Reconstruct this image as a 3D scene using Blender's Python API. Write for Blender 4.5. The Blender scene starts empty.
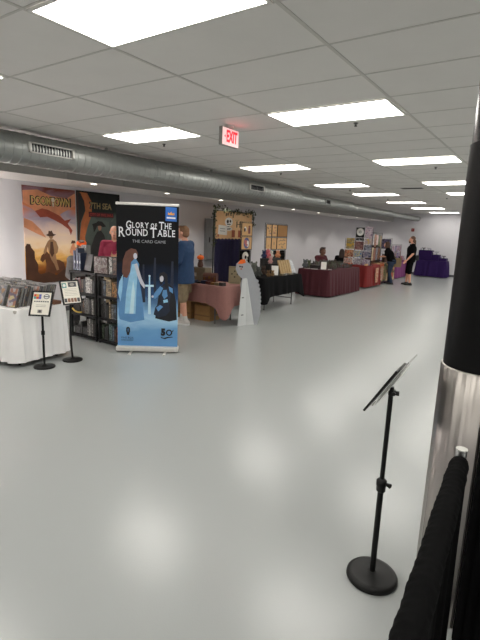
import bpy, bmesh, math, random
from mathutils import Vector, Matrix, Euler
random.seed(7)
S = bpy.context.scene
COL = S.collection
PI = math.pi

# ------------------------------------------------------------------ helpers
class MB:
    """collects solids, links them as ONE mesh object"""
    def __init__(s):
        s.v = []; s.f = []; s.m = []
    def add(s, vs, fs, mi=0):
        o = len(s.v); s.v += [tuple(v) for v in vs]
        for f in fs:
            s.f.append([i + o for i in f]); s.m.append(mi)
        return s
    def box(s, c, d, rot=None, mi=0):
        hx, hy, hz = d[0] / 2, d[1] / 2, d[2] / 2
        vs = [Vector((x, y, z)) for x in (-hx, hx) for y in (-hy, hy) for z in (-hz, hz)]
        if rot: 
            R = Euler(rot).to_matrix(); vs = [R @ v for v in vs]
        vs = [v + Vector(c) for v in vs]
        return s.add(vs, [(0, 1, 3, 2), (4, 6, 7, 5), (0, 4, 5, 1), (2, 3, 7, 6), (0, 2, 6, 4), (1, 5, 7, 3)], mi)
    def bb(s, a, b, mi=0):
        return s.box([(a[i] + b[i]) / 2 for i in range(3)], [abs(b[i] - a[i]) for i in range(3)], None, mi)
    def tube(s, pts, r, n=12, mi=0, cap=True):
        pts = [Vector(p) for p in pts]; k = len(pts)
        rs = r if isinstance(r, (list, tuple)) else [r] * k
        vs = []; up = None
        for i, p in enumerate(pts):
            d = (pts[min(i + 1, k - 1)] - pts[max(i - 1, 0)]).normalized()
            if up is None:
                up = Vector((0, 0, 1)) if abs(d.z) < .9 else Vector((1, 0, 0))
            a = (up - d * up.dot(d)).normalized(); up = a; b = d.cross(a)
            for j in range(n):
                t = 2 * PI * j / n
                vs.append(p + (a * math.cos(t) + b * math.sin(t)) * rs[i])
        fs = [(i * n + j, i * n + (j + 1) % n, (i + 1) * n + (j + 1) % n, (i + 1) * n + j) for i in range(k - 1) for j in range(n)]
        if cap:
            fs.append(tuple(range(n - 1, -1, -1))); fs.append(tuple((k - 1) * n + j for j in range(n)))
        return s.add(vs, fs, mi)
    def lathe(s, prof, c=(0, 0, 0), n=24, mi=0, M=None, sy=1.0):
        vs = []; k = len(prof)
        for (r, z) in prof:
            for j in range(n):
                t = 2 * PI * j / n
                v = Vector((max(r, 1e-4) * math.cos(t), max(r, 1e-4) * math.sin(t) * sy, z))
                if M: v = M @ v
                vs.append(v + Vector(c))
        fs = [(i * n + j, i * n + (j + 1) % n, (i + 1) * n + (j + 1) % n, (i + 1) * n + j) for i in range(k - 1) for j in range(n)]
        fs.append(tuple(range(n - 1, -1, -1))); fs.append(tuple((k - 1) * n + j for j in range(n)))
        return s.add(vs, fs, mi)
    def ell(s, c, r, n=16, k=10, mi=0, rot=None):
        if not isinstance(r, (list, tuple)): r = (r, r, r)
        R = Euler(rot).to_matrix() if rot else Matrix.Identity(3)
        vs = [Vector(c) + R @ Vector((0, 0, -r[2]))]
        for i in range(1, k):
            ph = -PI / 2 + PI * i / k
            for j in range(n):
                t = 2 * PI * j / n
                vs.append(Vector(c) + R @ Vector((r[0] * math.cos(ph) * math.cos(t), r[1] * math.cos(ph) * math.sin(t), r[2] * math.sin(ph))))
        vs.append(Vector(c) + R @ Vector((0, 0, r[2])))
        fs = [(0, 1 + (j + 1) % n, 1 + j) for j in range(n)]
        fs += [(1 + i * n + j, 1 + i * n + (j + 1) % n, 1 + (i + 1) * n + (j + 1) % n, 1 + (i + 1) * n + j) for i in range(k - 2) for j in range(n)]
        L = len(vs) - 1; b = 1 + (k - 2) * n
        fs += [(L, b + j, b + (j + 1) % n) for j in range(n)]
        return s.add(vs, fs, mi)
    def capsule(s, a, b, r0, r1=None, n=12, mi=0):
        r1 = r0 if r1 is None else r1
        a = Vector(a); b = Vector(b); d = (b - a); L = d.length; d.normalize()
        pts = []; rs = []
        for i in range(5):
            t = PI / 2 * i / 4
            pts.append(a - d * (r0 * math.cos(t))); rs.append(max(r0 * math.sin(t), .0008))
        for i in range(5):
            t = PI / 2 * i / 4
            pts.append(b + d * (r1 * math.sin(t))); rs.append(max(r1 * math.cos(t), .0008))
        return s.tube(pts, rs, n, mi)
    def loft(s, rings, n=20, mi=0):
        """rings: (center, rx, ry)"""
        vs = []
        for c, rx, ry in rings:
            for j in range(n):
                t = 2 * PI * j / n
                vs.append(Vector(c) + Vector((rx * math.cos(t), ry * math.sin(t), 0)))
        k = len(rings)
        fs = [(i * n + j, i * n + (j + 1) % n, (i + 1) * n + (j + 1) % n, (i + 1) * n + j) for i in range(k - 1) for j in range(n)]
        fs.append(tuple(range(n - 1, -1, -1))); fs.append(tuple((k - 1) * n + j for j in range(n)))
        return s.add(vs, fs, mi)
    def prism(s, poly, y0, y1, mi=0):
        """poly in (x,z); extruded along y"""
        n = len(poly)
        vs = [(x, y0, z) for x, z in poly] + [(x, y1, z) for x, z in poly]
        fs = [tuple(range(n)), tuple(range(2 * n - 1, n - 1, -1))]
        fs += [(i, i + n, (i + 1) % n + n, (i + 1) % n) for i in range(n)]
        return s.add(vs, fs, mi)
    def build(s, name, mats, parent=None, smooth=False, bevel=0, loc=None, rotz=0, solid=0, fix=True):
        me = bpy.data.meshes.new(name)
        me.from_pydata(s.v, [], s.f)
        if not isinstance(mats, (list, tuple)): mats = [mats]
        for m in mats: me.materials.append(m)
        me.polygons.foreach_set('material_index', s.m)
        if fix:
            bm = bmesh.new(); bm.from_mesh(me); bmesh.ops.recalc_face_normals(bm, faces=bm.faces); bm.to_mesh(me); bm.free()
        if smooth:
            me.polygons.foreach_set('use_smooth', [True] * len(me.polygons))
            me.update()
            try: me.set_sharp_from_angle(angle=math.radians(50))
            except Exception: pass
        me.update()
        o = bpy.data.objects.new(name, me); COL.objects.link(o)
        if parent: o.parent = parent
        if loc is not None: o.location = loc
        o.rotation_euler = (0, 0, rotz)
        if solid:
            md = o.modifiers.new('thick', 'SOLIDIFY'); md.thickness = solid; md.offset = -1
        if bevel:
            md = o.modifiers.new('bev', 'BEVEL'); md.width = bevel; md.segments = 2; md.limit_method = 'ANGLE'
        return o

def tag(o, label=None, cat=None, group=None, kind=None):
    if label: o['label'] = label
    if cat: o['category'] = cat
    if group: o['group'] = group
    if kind: o['kind'] = kind
    return o
def thing(name, label, cat, loc=(0, 0, 0), rotz=0, group=None):
    o = bpy.data.objects.new(name, None); COL.objects.link(o)
    o.empty_display_size = .1; o.location = loc; o.rotation_euler = (0, 0, rotz)
    return tag(o, label, cat, group)
def dup(root, loc, rot, label=None, group=None):
    r = root.copy(); COL.objects.link(r); r.location = loc
    r.rotation_euler = rot if isinstance(rot, (tuple, list)) else (0, 0, rot)
    if label: r['label'] = label
    if group: r['group'] = group
    for ch in list(root.children):
        c = ch.copy(); COL.objects.link(c); c.parent = r
        for g in list(ch.children):
            d = g.copy(); COL.objects.link(d); d.parent = c
    return r

# ------------------------------------------------------------------ materials
MATS = {}
def lin(c):
    return tuple((x / 12.92 if x <= .04045 else ((x + .055) / 1.055) ** 2.4) for x in c)
def mat(name, rgb, rough=.6, metal=0, var=.06, scale=30, bump=0, bscale=200, coat=0, spec=.5, emit=None, es=1, trans=0, alpha=1):
    """rgb = sRGB 0..1; subtle noise variation"""
    if name in MATS: return MATS[name]
    m = bpy.data.materials.new(name); m.use_nodes = True
    nt = m.node_tree; b = nt.nodes['Principled BSDF']; N = nt.nodes.new; L = nt.links.new
    c = lin(rgb)
    tc = N('ShaderNodeTexCoord')
    if var:
        nz = N('ShaderNodeTexNoise'); nz.inputs['Scale'].default_value = scale; nz.inputs['Detail'].default_value = 3
        L(tc.outputs['Object'], nz.inputs['Vector'])
        mx = N('ShaderNodeMix'); mx.data_type = 'RGBA'
        mx.inputs[6].default_value = (*[max(0, x * (1 - 2 * var)) for x in c], 1)
        mx.inputs[7].default_value = (*[min(1, x * (1 + 2 * var)) for x in c], 1)
        L(nz.outputs['Fac'], mx.inputs[0]); L(mx.outputs[2], b.inputs['Base Color'])
    else: b.inputs['Base Color'].default_value = (*c, 1)
    b.inputs['Roughness'].default_value = rough; b.inputs['Metallic'].default_value = metal
    b.inputs['Specular IOR Level'].default_value = spec
    if coat: b.inputs['Coat Weight'].default_value = coat; b.inputs['Coat Roughness'].default_value = .15
    if trans: b.inputs['Transmission Weight'].default_value = trans; b.inputs['IOR'].default_value = 1.2
    if alpha < 1: b.inputs['Alpha'].default_value = alpha
    if emit: b.inputs['Emission Color'].default_value = (*lin(emit), 1); b.inputs['Emission Strength'].default_value = es
    if bump:
        n2 = N('ShaderNodeTexNoise'); n2.inputs['Scale'].default_value = bscale; n2.inputs['Detail'].default_value = 2
        L(tc.outputs['Object'], n2.inputs['Vector'])
        bp = N('ShaderNodeBump'); bp.inputs['Strength'].default_value = bump; bp.inputs['Distance'].default_value = .002
        L(n2.outputs['Fac'], bp.inputs['Height']); L(bp.outputs['Normal'], b.inputs['Normal'])
    MATS[name] = m
    return m
def ramp_mat(name, stops, axis='Z', lo=0, hi=1, rough=.5, noise=0, nscale=2, stretch=(1, 1, 1), dist=0):
    """printed artwork: colour bands along one object axis, stirred by noise"""
    if name in MATS: return MATS[name]
    m = bpy.data.materials.new(name); m.use_nodes = True
    nt = m.node_tree; b = nt.nodes['Principled BSDF']; N = nt.nodes.new; L = nt.links.new
    tc = N('ShaderNodeTexCoord'); sp = N('ShaderNodeSeparateXYZ'); L(tc.outputs['Object'], sp.inputs[0])
    mr = N('ShaderNodeMapRange'); mr.inputs[1].default_value = lo; mr.inputs[2].default_value = hi
    L(sp.outputs['XYZ'.index(axis)], mr.inputs[0])
    src = mr.outputs[0]
    if noise:
        mp = N('ShaderNodeMapping'); mp.inputs['Scale'].default_value = stretch; L(tc.outputs['Object'], mp.inputs[0])
        nz = N('ShaderNodeTexNoise'); nz.inputs['Scale'].default_value = nscale; nz.inputs['Detail'].default_value = 5; nz.inputs['Distortion'].default_value = dist
        L(mp.outputs[0], nz.inputs['Vector'])
        ma = N('ShaderNodeMath'); ma.operation = 'MULTIPLY_ADD'; ma.inputs[1].default_value = noise; ma.inputs[2].default_value = -noise / 2
        L(nz.outputs['Fac'], ma.inputs[0])
        ad = N('ShaderNodeMath'); ad.operation = 'ADD'; L(ma.outputs[0], ad.inputs[0]); L(src, ad.inputs[1]); src = ad.outputs[0]
    cr = N('ShaderNodeValToRGB'); e = cr.color_ramp.elements
    while len(e) < len(stops): e.new(.5)
    for i, (p, c) in enumerate(stops):
        e[i].position = p; e[i].color = (*lin(c), 1)
    L(src, cr.inputs[0]); L(cr.outputs[0], b.inputs['Base Color'])
    b.inputs['Roughness'].default_value = rough; b.inputs['Specular IOR Level'].default_value = .2
    MATS[name] = m
    return m
def print_mat(name, cols, scale=9, seed=0, rough=.5, kind='V'):
    """patterned picture: cells/noise in the given colours"""
    if name in MATS: return MATS[name]
    m = bpy.data.materials.new(name); m.use_nodes = True
    nt = m.node_tree; b = nt.nodes['Principled BSDF']; N = nt.nodes.new; L = nt.links.new
    tc = N('ShaderNodeTexCoord'); mp = N('ShaderNodeMapping'); mp.inputs['Location'].default_value = (seed * 3.1, seed * 1.7, seed * .9)
    L(tc.outputs['Object'], mp.inputs[0])
    if kind == 'V':
        t = N('ShaderNodeTexVoronoi'); t.inputs['Scale'].default_value = scale; L(mp.outputs[0], t.inputs['Vector'])
        sp = N('ShaderNodeSeparateColor'); L(t.outputs['Color'], sp.inputs[0]); out = sp.outputs[0]
    else:
        t = N('ShaderNodeTexNoise'); t.inputs['Scale'].default_value = scale; t.inputs['Detail'].default_value = 4; t.inputs['Distortion'].default_value = 1.5
        L(mp.outputs[0], t.inputs['Vector']); 
        mr = N('ShaderNodeMapRange'); mr.inputs[1].default_value = .40; mr.inputs[2].default_value = .60; L(t.outputs['Fac'], mr.inputs[0]); out = mr.outputs[0]
    cr = N('ShaderNodeValToRGB'); cr.color_ramp.interpolation = 'CONSTANT' if kind == 'V' else 'LINEAR'
    e = cr.color_ramp.elements
    while len(e) < len(cols): e.new(.5)
    for i, c in enumerate(cols):
        e[i].position = i / len(cols) if kind == 'V' else i / max(1, len(cols) - 1); e[i].color = (*lin(c), 1)
    L(out, cr.inputs[0]); L(cr.outputs[0], b.inputs['Base Color'])
    b.inputs['Roughness'].default_value = rough
    MATS[name] = m
    return m

def text_mesh(body, size, m, parent, name, loc, rot=(PI / 2, 0, 0), bold=0, extr=.001, align='CENTER', width=None, shear=0):
    cu = bpy.data.curves.new(name, 'FONT'); cu.body = body; cu.size = size; cu.align_x = align; cu.align_y = 'CENTER'
    cu.offset = bold; cu.extrude = extr; cu.resolution_u = 3; cu.shear = shear
    t = bpy.data.objects.new(name + '_tmp', cu); COL.objects.link(t)
    dg = bpy.context.evaluated_depsgraph_get(); dg.update()
    me = bpy.data.meshes.new_from_object(t.evaluated_get(dg))
    bpy.data.objects.remove(t)
    if width:
        xs = [v.co.x for v in me.vertices]; w = max(xs) - min(xs); mid = (max(xs) + min(xs)) / 2
        for v in me.vertices: v.co.x = (v.co.x - (mid if align == 'CENTER' else 0)) * width / w
    me.materials.clear(); me.materials.append(m); me.name = name
    o = bpy.data.objects.new(name, me); COL.objects.link(o); o.parent = parent; o.location = loc; o.rotation_euler = rot
    return o

# common materials
M_black = mat('black_powdercoat', (.06, .06, .06), .45, 0, .05, 60, spec=.3)
M_blackmetal = mat('black_metal', (.10, .10, .10), .38, .3, .05, 60)
M_chrome = mat('satin_metal', (.72, .72, .72), .3, 1, .03)
M_white = mat('white_plastic', (.86, .86, .85), .5)
M_paper = mat('paper', (.93, .92, .90), .7, 0, .02)
M_card = mat('cardboard', (.62, .47, .29), .85, 0, .08, 12)
M_skin = mat('skin', (.84, .62, .52), .5, 0, .05, 25)
M_skin_dark = mat('skin_brown', (.45, .30, .23), .5, 0, .05, 25)

# ------------------------------------------------------------------ dimensions of the hall
H = 1.72
CEIL = 2.847
WX = -8.05          # left wall
FY = 23.0           # far wall
RX, BY = 6.0, -5.0
FAS = -6.85         # front of the lowered strip along the left wall
SOF = 2.45
GX, GY, TX, TY = -3.7653, 2.1666, 1.2192, .6096   # ceiling grid

# ------------------------------------------------------------------ room shell
M_wall = mat('wall_paint', (.825, .818, .832), .7, 0, .015, 6, .05, 300)
M_soffit = mat('soffit_paint', (.88, .865, .85), .7, 0, .015, 6)
M_fascia = mat('fascia_panel', (.62, .62, .60), .6, 0, .03, 6)

def floor_material():
    m = bpy.data.materials.new('epoxy_floor'); m.use_nodes = True
    nt = m.node_tree; b = nt.nodes['Principled BSDF']; N = nt.nodes.new; L = nt.links.new
    tc = N('ShaderNodeTexCoord')
    b.inputs['Base Color'].default_value = (*lin((.642, .656, .652)), 1)
    b.inputs['Roughness'].default_value = .235
    n2 = N('ShaderNodeTexNoise'); n2.inputs['Scale'].default_value = 120; n2.inputs['Detail'].default_value = 1
    L(tc.outputs['Object'], n2.inputs['Vector'])
    bp = N('ShaderNodeBump'); bp.inputs['Strength'].default_value = .11; bp.inputs['Distance'].default_value = .003
    L(n2.outputs['Fac'], bp.inputs['Height']); L(bp.outputs['Normal'], b.inputs['Normal'])
    b.inputs['Specular IOR Level'].default_value = .5
    return m

def struct(mb, name, m, **k):
    o = mb.build(name, m, **k); o['kind'] = 'structure'; return o
struct(MB().bb((WX - .1, BY - .1, -.1), (RX + .1, FY + .1, 0)), 'floor', floor_material())
struct(MB().bb((WX - .1, BY, 0), (WX, FY, CEIL + .3)), 'wall_left', M_wall)
struct(MB().bb((WX - .1, FY, 0), (RX + .1, FY + .1, CEIL + .3)), 'wall_far', M_wall)
struct(MB().bb((RX, BY, 0), (RX + .1, FY, CEIL + .3)), 'wall_right', M_wall)
struct(MB().bb((WX - .1, BY - .1, 0), (RX + .1, BY, CEIL + .3)), 'wall_back', M_wall)
struct(MB().bb((WX, BY, SOF), (FAS, FY, CEIL)), 'trim_1', [M_soffit])       # lowered strip beside the left wall
fa = MB()
y = BY + .05
while y < FY - .1:
    fa.bb((FAS, y, SOF - .004), (FAS + .012, min(y + 1.22, FY) - .008, CEIL)); y += 1.22
struct(fa, 'trim_2', M_fascia)
M_tile = mat('ceiling_tile', (.875, .865, .85), .85, 0, .02, 4, .3, 400)
struct(MB().bb((FAS, BY - .1, CEIL), (RX + .1, FY + .1, CEIL + .1)), 'ceiling', M_tile)
M_tbar = mat('ceiling_bar', (.78, .77, .75), .7, 0, .02)
g = MB()
i0 = int(math.floor((FAS - GX) / TX)) + 1
for i in range(i0, 9):
    x = GX + i * TX
    if x < RX: g.bb((x - .012, BY, CEIL - .004), (x + .012, FY, CEIL - .0002))
for j in range(-11, 36):
    y = GY + j * TY
    if BY < y < FY: g.bb((FAS + .02, y - .008, CEIL - .003), (RX, y + .008, CEIL - .0002))
struct(g, 'trim_3', M_tbar)
struct(MB().bb((WX, BY, 0), (WX + .012, FY, .1)), 'baseboard_left', mat('rubber_base', (.30, .30, .31), .6))
struct(MB().bb((WX + .012, FY - .012, 0), (RX, FY, .1)), 'baseboard_far', mat('rubber_base', (.3, .3, .3)))

# ------------------------------------------------------------------ ceiling troffers
M_lamp = mat('light_panel', (1, 1, 1), .5, 0, 0, emit=(1, .985, .955), es=7.0)
M_trof = mat('light_frame', (.85, .84, .82), .5)
def make_light():
    t = thing('ceiling_light', 'x', 'ceiling light')
    f = MB(); w, d = TX / 2 - .014, TY / 2 - .010; q = .022
    f.bb((-w, -d, -.012), (w, -d + q, -.0045)); f.bb((-w, d - q, -.012), (w, d, -.0045))
    f.bb((-w, -d + q, -.012), (-w + q, d - q, -.0045)); f.bb((w - q, -d + q, -.012), (w, d - q, -.0045))
    f.build('frame', M_trof, t)
    MB().bb((-w + q, -d + q, -.010), (w - q, d - q, -.005)).build('diffuser', M_lamp, t)
    return t
order = ['nearest', 'second nearest', 'third nearest', 'fourth nearest', 'fifth nearest', 'sixth nearest', 'seventh nearest', 'farthest']
light0 = None
for i in (-1, 1, 3, 5):
    for k, j in enumerate((-11, -6, -1, 3, 8, 13, 17, 22, 27, 32)):
        loc = (GX + (i + .5) * TX, GY + (j + .5) * TY, CEIL)
        if i in (-1, 1) and k >= 2:
            row = 'row beside the grey duct' if i == -1 else 'row passing above the black column'
            lab = 'bright rectangular ceiling light panel, %s one in the %s' % (order[k - 2], row)
        else: lab = 'bright rectangular ceiling light panel outside the picture'
        if light0 is None:
            light0 = make_light(); light0.location = loc; light0['label'] = lab; light0['group'] = 'ceiling light panels'
        else: dup(light0, loc, 0, lab, 'ceiling light panels')

# downlights in the lowered strip
M_down = mat('downlight_lens', (1, 1, 1), .5, 0, 0, emit=(1, .96, .9), es=9)
dl0 = None
dys = [-.1, 1.78, 3.66, 5.53, 7.42, 9.32, 11.24, 13.1, 14.95, 16.8, 18.65, 20.5, 22.2]
for k, y in enumerate(dys):
    lab = 'small round recessed downlight in the lowered ceiling strip, number %d from the left end' % (k - 1)
    if k < 2: lab = 'small round recessed downlight outside the picture'
    if dl0 is None:
        dl0 = thing('downlight', lab, 'downlight', (-7.06, y, SOF), 0, 'recessed downlights')
        MB().lathe([(.055, -.001), (.058, -.006), (.075, -.006), (.082, -.001)], n=28).build('trim_ring', M_trof, dl0, True)
        MB().lathe([(.054, -.001), (.054, -.0035)], n=24).build('lens', M_down, dl0)
    else: dup(dl0, (-7.06, y, SOF), 0, lab, 'recessed downlights')
    L = bpy.data.lights.new('downlight_beam', 'SPOT'); L.energy = 25; L.spot_size = math.radians(120); L.spot_blend = .6; L.shadow_soft_size = .05; L.color = (1, .95, .88)
    lo = bpy.data.objects.new('downlight_beam', L); COL.objects.link(lo); lo.location = (-7.06, y, SOF - .02)

# ------------------------------------------------------------------ round duct under the ceiling
DX, DZ = -5.7, 2.615
M_duct = mat('galvanised_duct', (.66, .67, .66), .45, .8, .02, 3)
duct = thing('air_duct', 'long grey spiral metal air duct hanging under the ceiling along the left side', 'duct', (DX, BY, DZ))
def duct_run(y0, y1, r, name='duct_section', zoff=0):
    prof = []; y = y0
    while y < y1 - .01:
        q = lambda t: min(t, y1 - .001)
        prof += [(r, q(y)), (r, q(y + .004)), (r, q(y + .094)), (r, q(y + .098)), (r + .005, q(y + .1005)), (r + .005, q(y + .1095))]; y += .112
    prof.append((r, y1))
    M = Matrix(((1, 0, 0), (0, 0, 1), (0, 1, 0)))
    MB().lathe([(rr, yy - BY) for rr, yy in prof], (0, 0, zoff), 40, 0, M).build(name, M_duct, duct, True)
duct_run(BY + .01, 10.75, .19)
duct_run(10.75, 14.4, .145, zoff=-.005)
duct_run(14.4, 18.6, .120, zoff=-.012)
duct_run(18.6, FY - .02, .105, zoff=-.018)
for y, r in ((5.6, .19), (1.0, .19), (10.74, .188), (12.6, .145), (14.4, .145), (16.6, .12), (18.6, .12), (20.8, .105)):
    M = Matrix(((1, 0, 0), (0, 0, 1), (0, 1, 0)))
    MB().lathe([(r, -.03), (r + .008, -.028), (r + .008, .028), (r, .03)], (0, y - BY, -.005 if y > 11 else 0), 40, 0, M).build('joint_ring', M_duct, duct, True)
for y in (-3.5, -1, 1.5, 4.7, 7.2, 9.8):
    MB().bb((-.02, y - BY - .012, .188), (.02, y - BY + .012, CEIL - DZ)).build('hanger', M_duct, duct)
def grille(y0, y1, zoff, rad, lab, tilt=math.radians(4)):
    w = y1 - y0; h = .125
    t = thing('duct_grille', lab, 'air grille', (DX, (y0 + y1) / 2, DZ), PI / 2)
    # local: x along the duct, -y towards the hall
    t.rotation_euler = (0, 0, PI / 2)
    f = MB(); Y = -rad - .012; c = zoff
    for a, b in (((-w / 2, c - h / 2), (w / 2, c - h / 2 + .012)), ((-w / 2, c + h / 2 - .010), (w / 2, c + h / 2)),
                 ((-w / 2, c - h / 2), (-w / 2 + .03, c + h / 2)), ((w / 2 - .03, c - h / 2), (w / 2, c + h / 2))):
        f.bb((a[0], Y - .012, a[1]), (b[0], Y + .055, b[1]))
    f.build('frame', M_trof if w > .5 else M_duct, t)
    MB().bb((-w / 2 + .01, Y + .03, c - h / 2 + .01), (w / 2 - .01, Y + .05, c + h / 2 - .01)).build('opening_shade', mat('grille_shade', (.03, .03, .035), .8), t)  # near-black sheet paints in the shade inside the grille
    n = int(w / .045)
    s = MB()
    for k in range(n):
        x = -w / 2 + .05 + (w - .1) * k / (n - 1)
        s.box((x, Y + .012, c), (.006, .03, h - .034), (0, 0, .7))
    s.build('louvre', mat('grille_louvre', (.17, .165, .18), .6, .1), t)
grille(3.36, 4.00, .015, .187, 'white framed louvred air grille on the near part of the duct')
grille(8.25, 8.83, .02, .19, 'grey louvred air grille on the duct above the brown booth backdrop')
grille(12.15, 12.5, 0, .145, 'small grey air grille on the thinner middle part of the duct')

# ceiling sprinklers, vent, exit sign, alarm, electrical panel
spr = None
for (x, y, w) in ((-1.89, 4.74, 'below the right near light'), (-4.65, 4.82, 'beside the light above the tall banner'), (-4.63, 8.01, 'between the duct and the long light'), (-1.82, 8.09, 'below the third light of the right row'),
                  (-4.59, 11.48, 'fourth along the duct'), (-4.52, 14.39, 'farthest along the duct'), (-2.8, 14.18, 'far down the middle of the ceiling')):
    lab = 'small dark ceiling sprinkler head %s' % w
    if spr is None:
        spr = thing('sprinkler_head', lab, 'sprinkler', (x, y, CEIL), 0, 'ceiling sprinklers')
        MB().lathe([(.035, -.0002), (.04, -.006), (.03, -.012), (.012, -.014)], n=20).build('escutcheon', mat('sprinkler_plate', (.35, .34, .33), .4, .6), spr, True)
        b = MB(); b.lathe([(.01, -.014), (.009, -.03), (.012, -.034), (.007, -.045)], n=12)
        b.tube([(-.016, 0, -.014), (-.02, 0, -.032), (-.008, 0, -.05)], .003, 6); b.tube([(.016, 0, -.014), (.02, 0, -.032), (.008, 0, -.05)], .003, 6)
        b.lathe([(.025, -.05), (.027, -.053), (.004, -.055)], n=16); b.build('nozzle', M_blackmetal, spr, True); spr.scale = (.65, .65, .65)
    else: dup(spr, (x, y, CEIL), 0, lab, 'ceiling sprinklers')
v = thing('ceiling_vent', 'small dark slotted vent in the ceiling between the two light rows', 'vent', (-3.01, 11.3, CEIL))
b = MB(); b.bb((-.24, -.1, -.014), (.24, -.08, -.005)); b.bb((-.24, .08, -.014), (.24, .1, -.005)); b.bb((-.24, -.08, -.014), (-.22, .08, -.005)); b.bb((.22, -.08, -.014), (.24, .08, -.005)); b.build('frame', mat('vent_frame', (.5, .5, .49), .5), v)
b = MB()
for k in range(6): b.box((0, -.065 + k * .026, -.011), (.43, .016, .002), (.5, 0, 0))
b.build('slats', mat('vent_slat', (.22, .22, .22), .6), v)

ex = thing('exit_sign', 'white ceiling exit sign with glowing red letters and a left arrow', 'exit sign', (-3.14, 4.29, 2.72), PI / 2)
MB().bb((-.155, 0, -.095), (.155, .045, .095)).build('housing', mat('exit_housing', (.55, .54, .52), .5), ex, bevel=.006)
MB().bb((-.148, -.003, -.088), (.148, -.0005, .088)).build('face', mat('exit_face', (.95, .93, .93), .4, 0, 0, emit=(1, .75, .75), es=.35), ex)
M_red = mat('exit_red', (.95, .08, .12), .4, 0, 0, emit=(1, .05, .10), es=2.2)
text_mesh('EXIT', .165, M_red, ex, 'letters', (.022, -.005, 0), bold=.005, width=.20)
MB().prism([(-.118, 0), (-.098, .016), (-.098, -.016)], -.006, -.004).build('arrow', M_red, ex)
b = MB(); b.lathe([(.05, .1), (.055, .1265)], (0, .022, 0), 20); b.tube([(0, .022, .09), (0, .022, .12)], .012, 10); b.build('mount', M_trof, ex)

al = thing('fire_alarm', 'small red fire alarm high on the far wall', 'fire alarm', (-5.88, FY, 2.08), 0)
MB().bb((-.065, -.045, -.07), (.065, 0, .07)).build('body', mat('alarm_red', (.62, .10, .10), .4), al, bevel=.008)
MB().lathe([(.03, -.045), (.028, -.06), (.015, -.066)], (0, 0, 0), 20, 0, Matrix(((1, 0, 0), (0, 0, 1), (0, 1, 0)))).build('strobe', mat('alarm_strobe', (.75, .6, .58), .3), al, True)

ep = thing('electrical_panel', 'tall grey electrical panel on the left wall beside the navy backdrop', 'electrical panel', (WX, 10.3, .9), PI / 2)
MB().bb((-.38, -.12, 0), (.38, -.001, 1.12)).build('cabinet', mat('panel_grey', (.50, .51, .52), .45), ep, bevel=.006)
MB().bb((-.345, -.13, .03), (.345, -.121, 1.09)).build('door', mat('panel_grey', (.5, .5, .5)), ep, bevel=.003)
MB().bb((-.32, -.145, .48), (-.29, -.131, .62)).build('latch', M_black, ep)

# ------------------------------------------------------------------ wall posters (painted canvases)
def flat(polys, parent, name, mats, y=-.004):
    """thin printed shapes, each (poly, material index, layer)"""
    b = MB()
    for poly, mi, lay in polys:
        b.prism(poly, y - .0008 * lay, y - .0008 * lay + .0007, mi)
    return b.build(name, mats, parent)
def circ(cx, cz, rx, rz=None, n=14):
    rz = rz or rx
    return [(cx + rx * math.cos(2 * PI * k / n), cz + rz * math.sin(2 * PI * k / n)) for k in range(n)]

POSTER_W, POSTER_H = 1.10, 1.78
p1 = thing('wall_poster', 'large sunset western poster of riders on horseback on the left wall', 'poster', (WX, 4.735 + .55, .60), PI / 2, None)
A1 = ramp_mat('sunset_sky', [(0, (.28, .13, .05)), (.16, (.60, .36, .16)), (.28, (.93, .72, .40)), (.40, (.97, .86, .72)), (.58, (.90, .80, .76)), (.70, (.70, .65, .72)), (.80, (.86, .52, .33)), (.88, (.62, .52, .58)), (1, (.50, .27, .22))], 'Z', 0, POSTER_H, .5, .30, 2.2, (1, 1, 2.2), 1.0)
MB().bb((-.55, -.012, 0), (.55, -.001, POSTER_H)).build('canvas', A1, p1)
ah = lambda px, py: ((px - 22) / 53. * 1.10 - .55, (283 - py) / 96. * POSTER_H)   # picture layout of the poster
brn = mat('art_brown', (.38, .22, .12), .5, 0, .3, 6); org = mat('art_orange', (.86, .58, .42), .5, 0, .2, 5); dbr = mat('art_dark_brown', (.29, .17, .10), .5, 0, .3, 6); red = mat('art_rust', (.62, .27, .18), .5, 0, .2, 9); tan = mat('art_tan', (.62, .47, .33), .5, 0, .15, 12)
polys = []
P = lambda L: [ah(*q) for q in L]
polys += [(P([(22.3, 192), (36, 190), (50, 195), (66, 196), (75, 190), (75, 203), (66, 208), (58, 213), (64, 222), (54, 215), (44, 211), (36, 214), (28, 206), (22.3, 203)]), 1, 1),
          (P([(22.3, 218), (30, 221), (38, 229), (43, 237), (34, 233), (26, 229), (22.3, 227)]), 1, 1),
          (P([(33, 211), (40, 208), (46, 209), (57, 214), (63, 219), (70, 217), (66, 222), (71, 229), (69, 234), (67, 228), (60, 223), (52, 219), (45, 216), (38, 217)]), 3, 2)]
# rider on a rearing horse
polys += [(P([(36, 259.5), (37.5, 255), (40.5, 252), (41.5, 248.5), (43.5, 251.5), (46.5, 255), (50, 259), (56, 260), (60.5, 263), (62, 270), (61, 283), (56.5, 283), (56, 275), (51, 273), (49, 283), (45, 283), (45.5, 273), (43, 276), (42, 282), (38.5, 282), (39.5, 275), (41.5, 270), (42, 264), (41, 259), (38.5, 262)]), 0, 3),
          (P([(44, 246), (43, 251), (40.5, 254), (39.5, 251.5), (41.5, 246), (44, 241), (46.5, 238.5), (50, 238.5), (53, 241), (55, 247), (54, 252), (52, 254), (53, 262), (55, 270), (52.5, 271), (50, 264), (47, 259), (45.5, 254)]), 4, 4),
          (P([(47, 241), (49.5, 241), (50.5, 253), (48, 257), (46, 252)]), 2, 5),
          (circ(*ah(47.8, 235.6), .042, .052), 4, 5),
          (P([(42.6, 234.2), (45, 233), (45.6, 229.8), (47, 230.4), (48.6, 229.6), (50.2, 233), (53, 233.6), (50, 235.4), (45.5, 235.6)]), 2, 6)]
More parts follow.
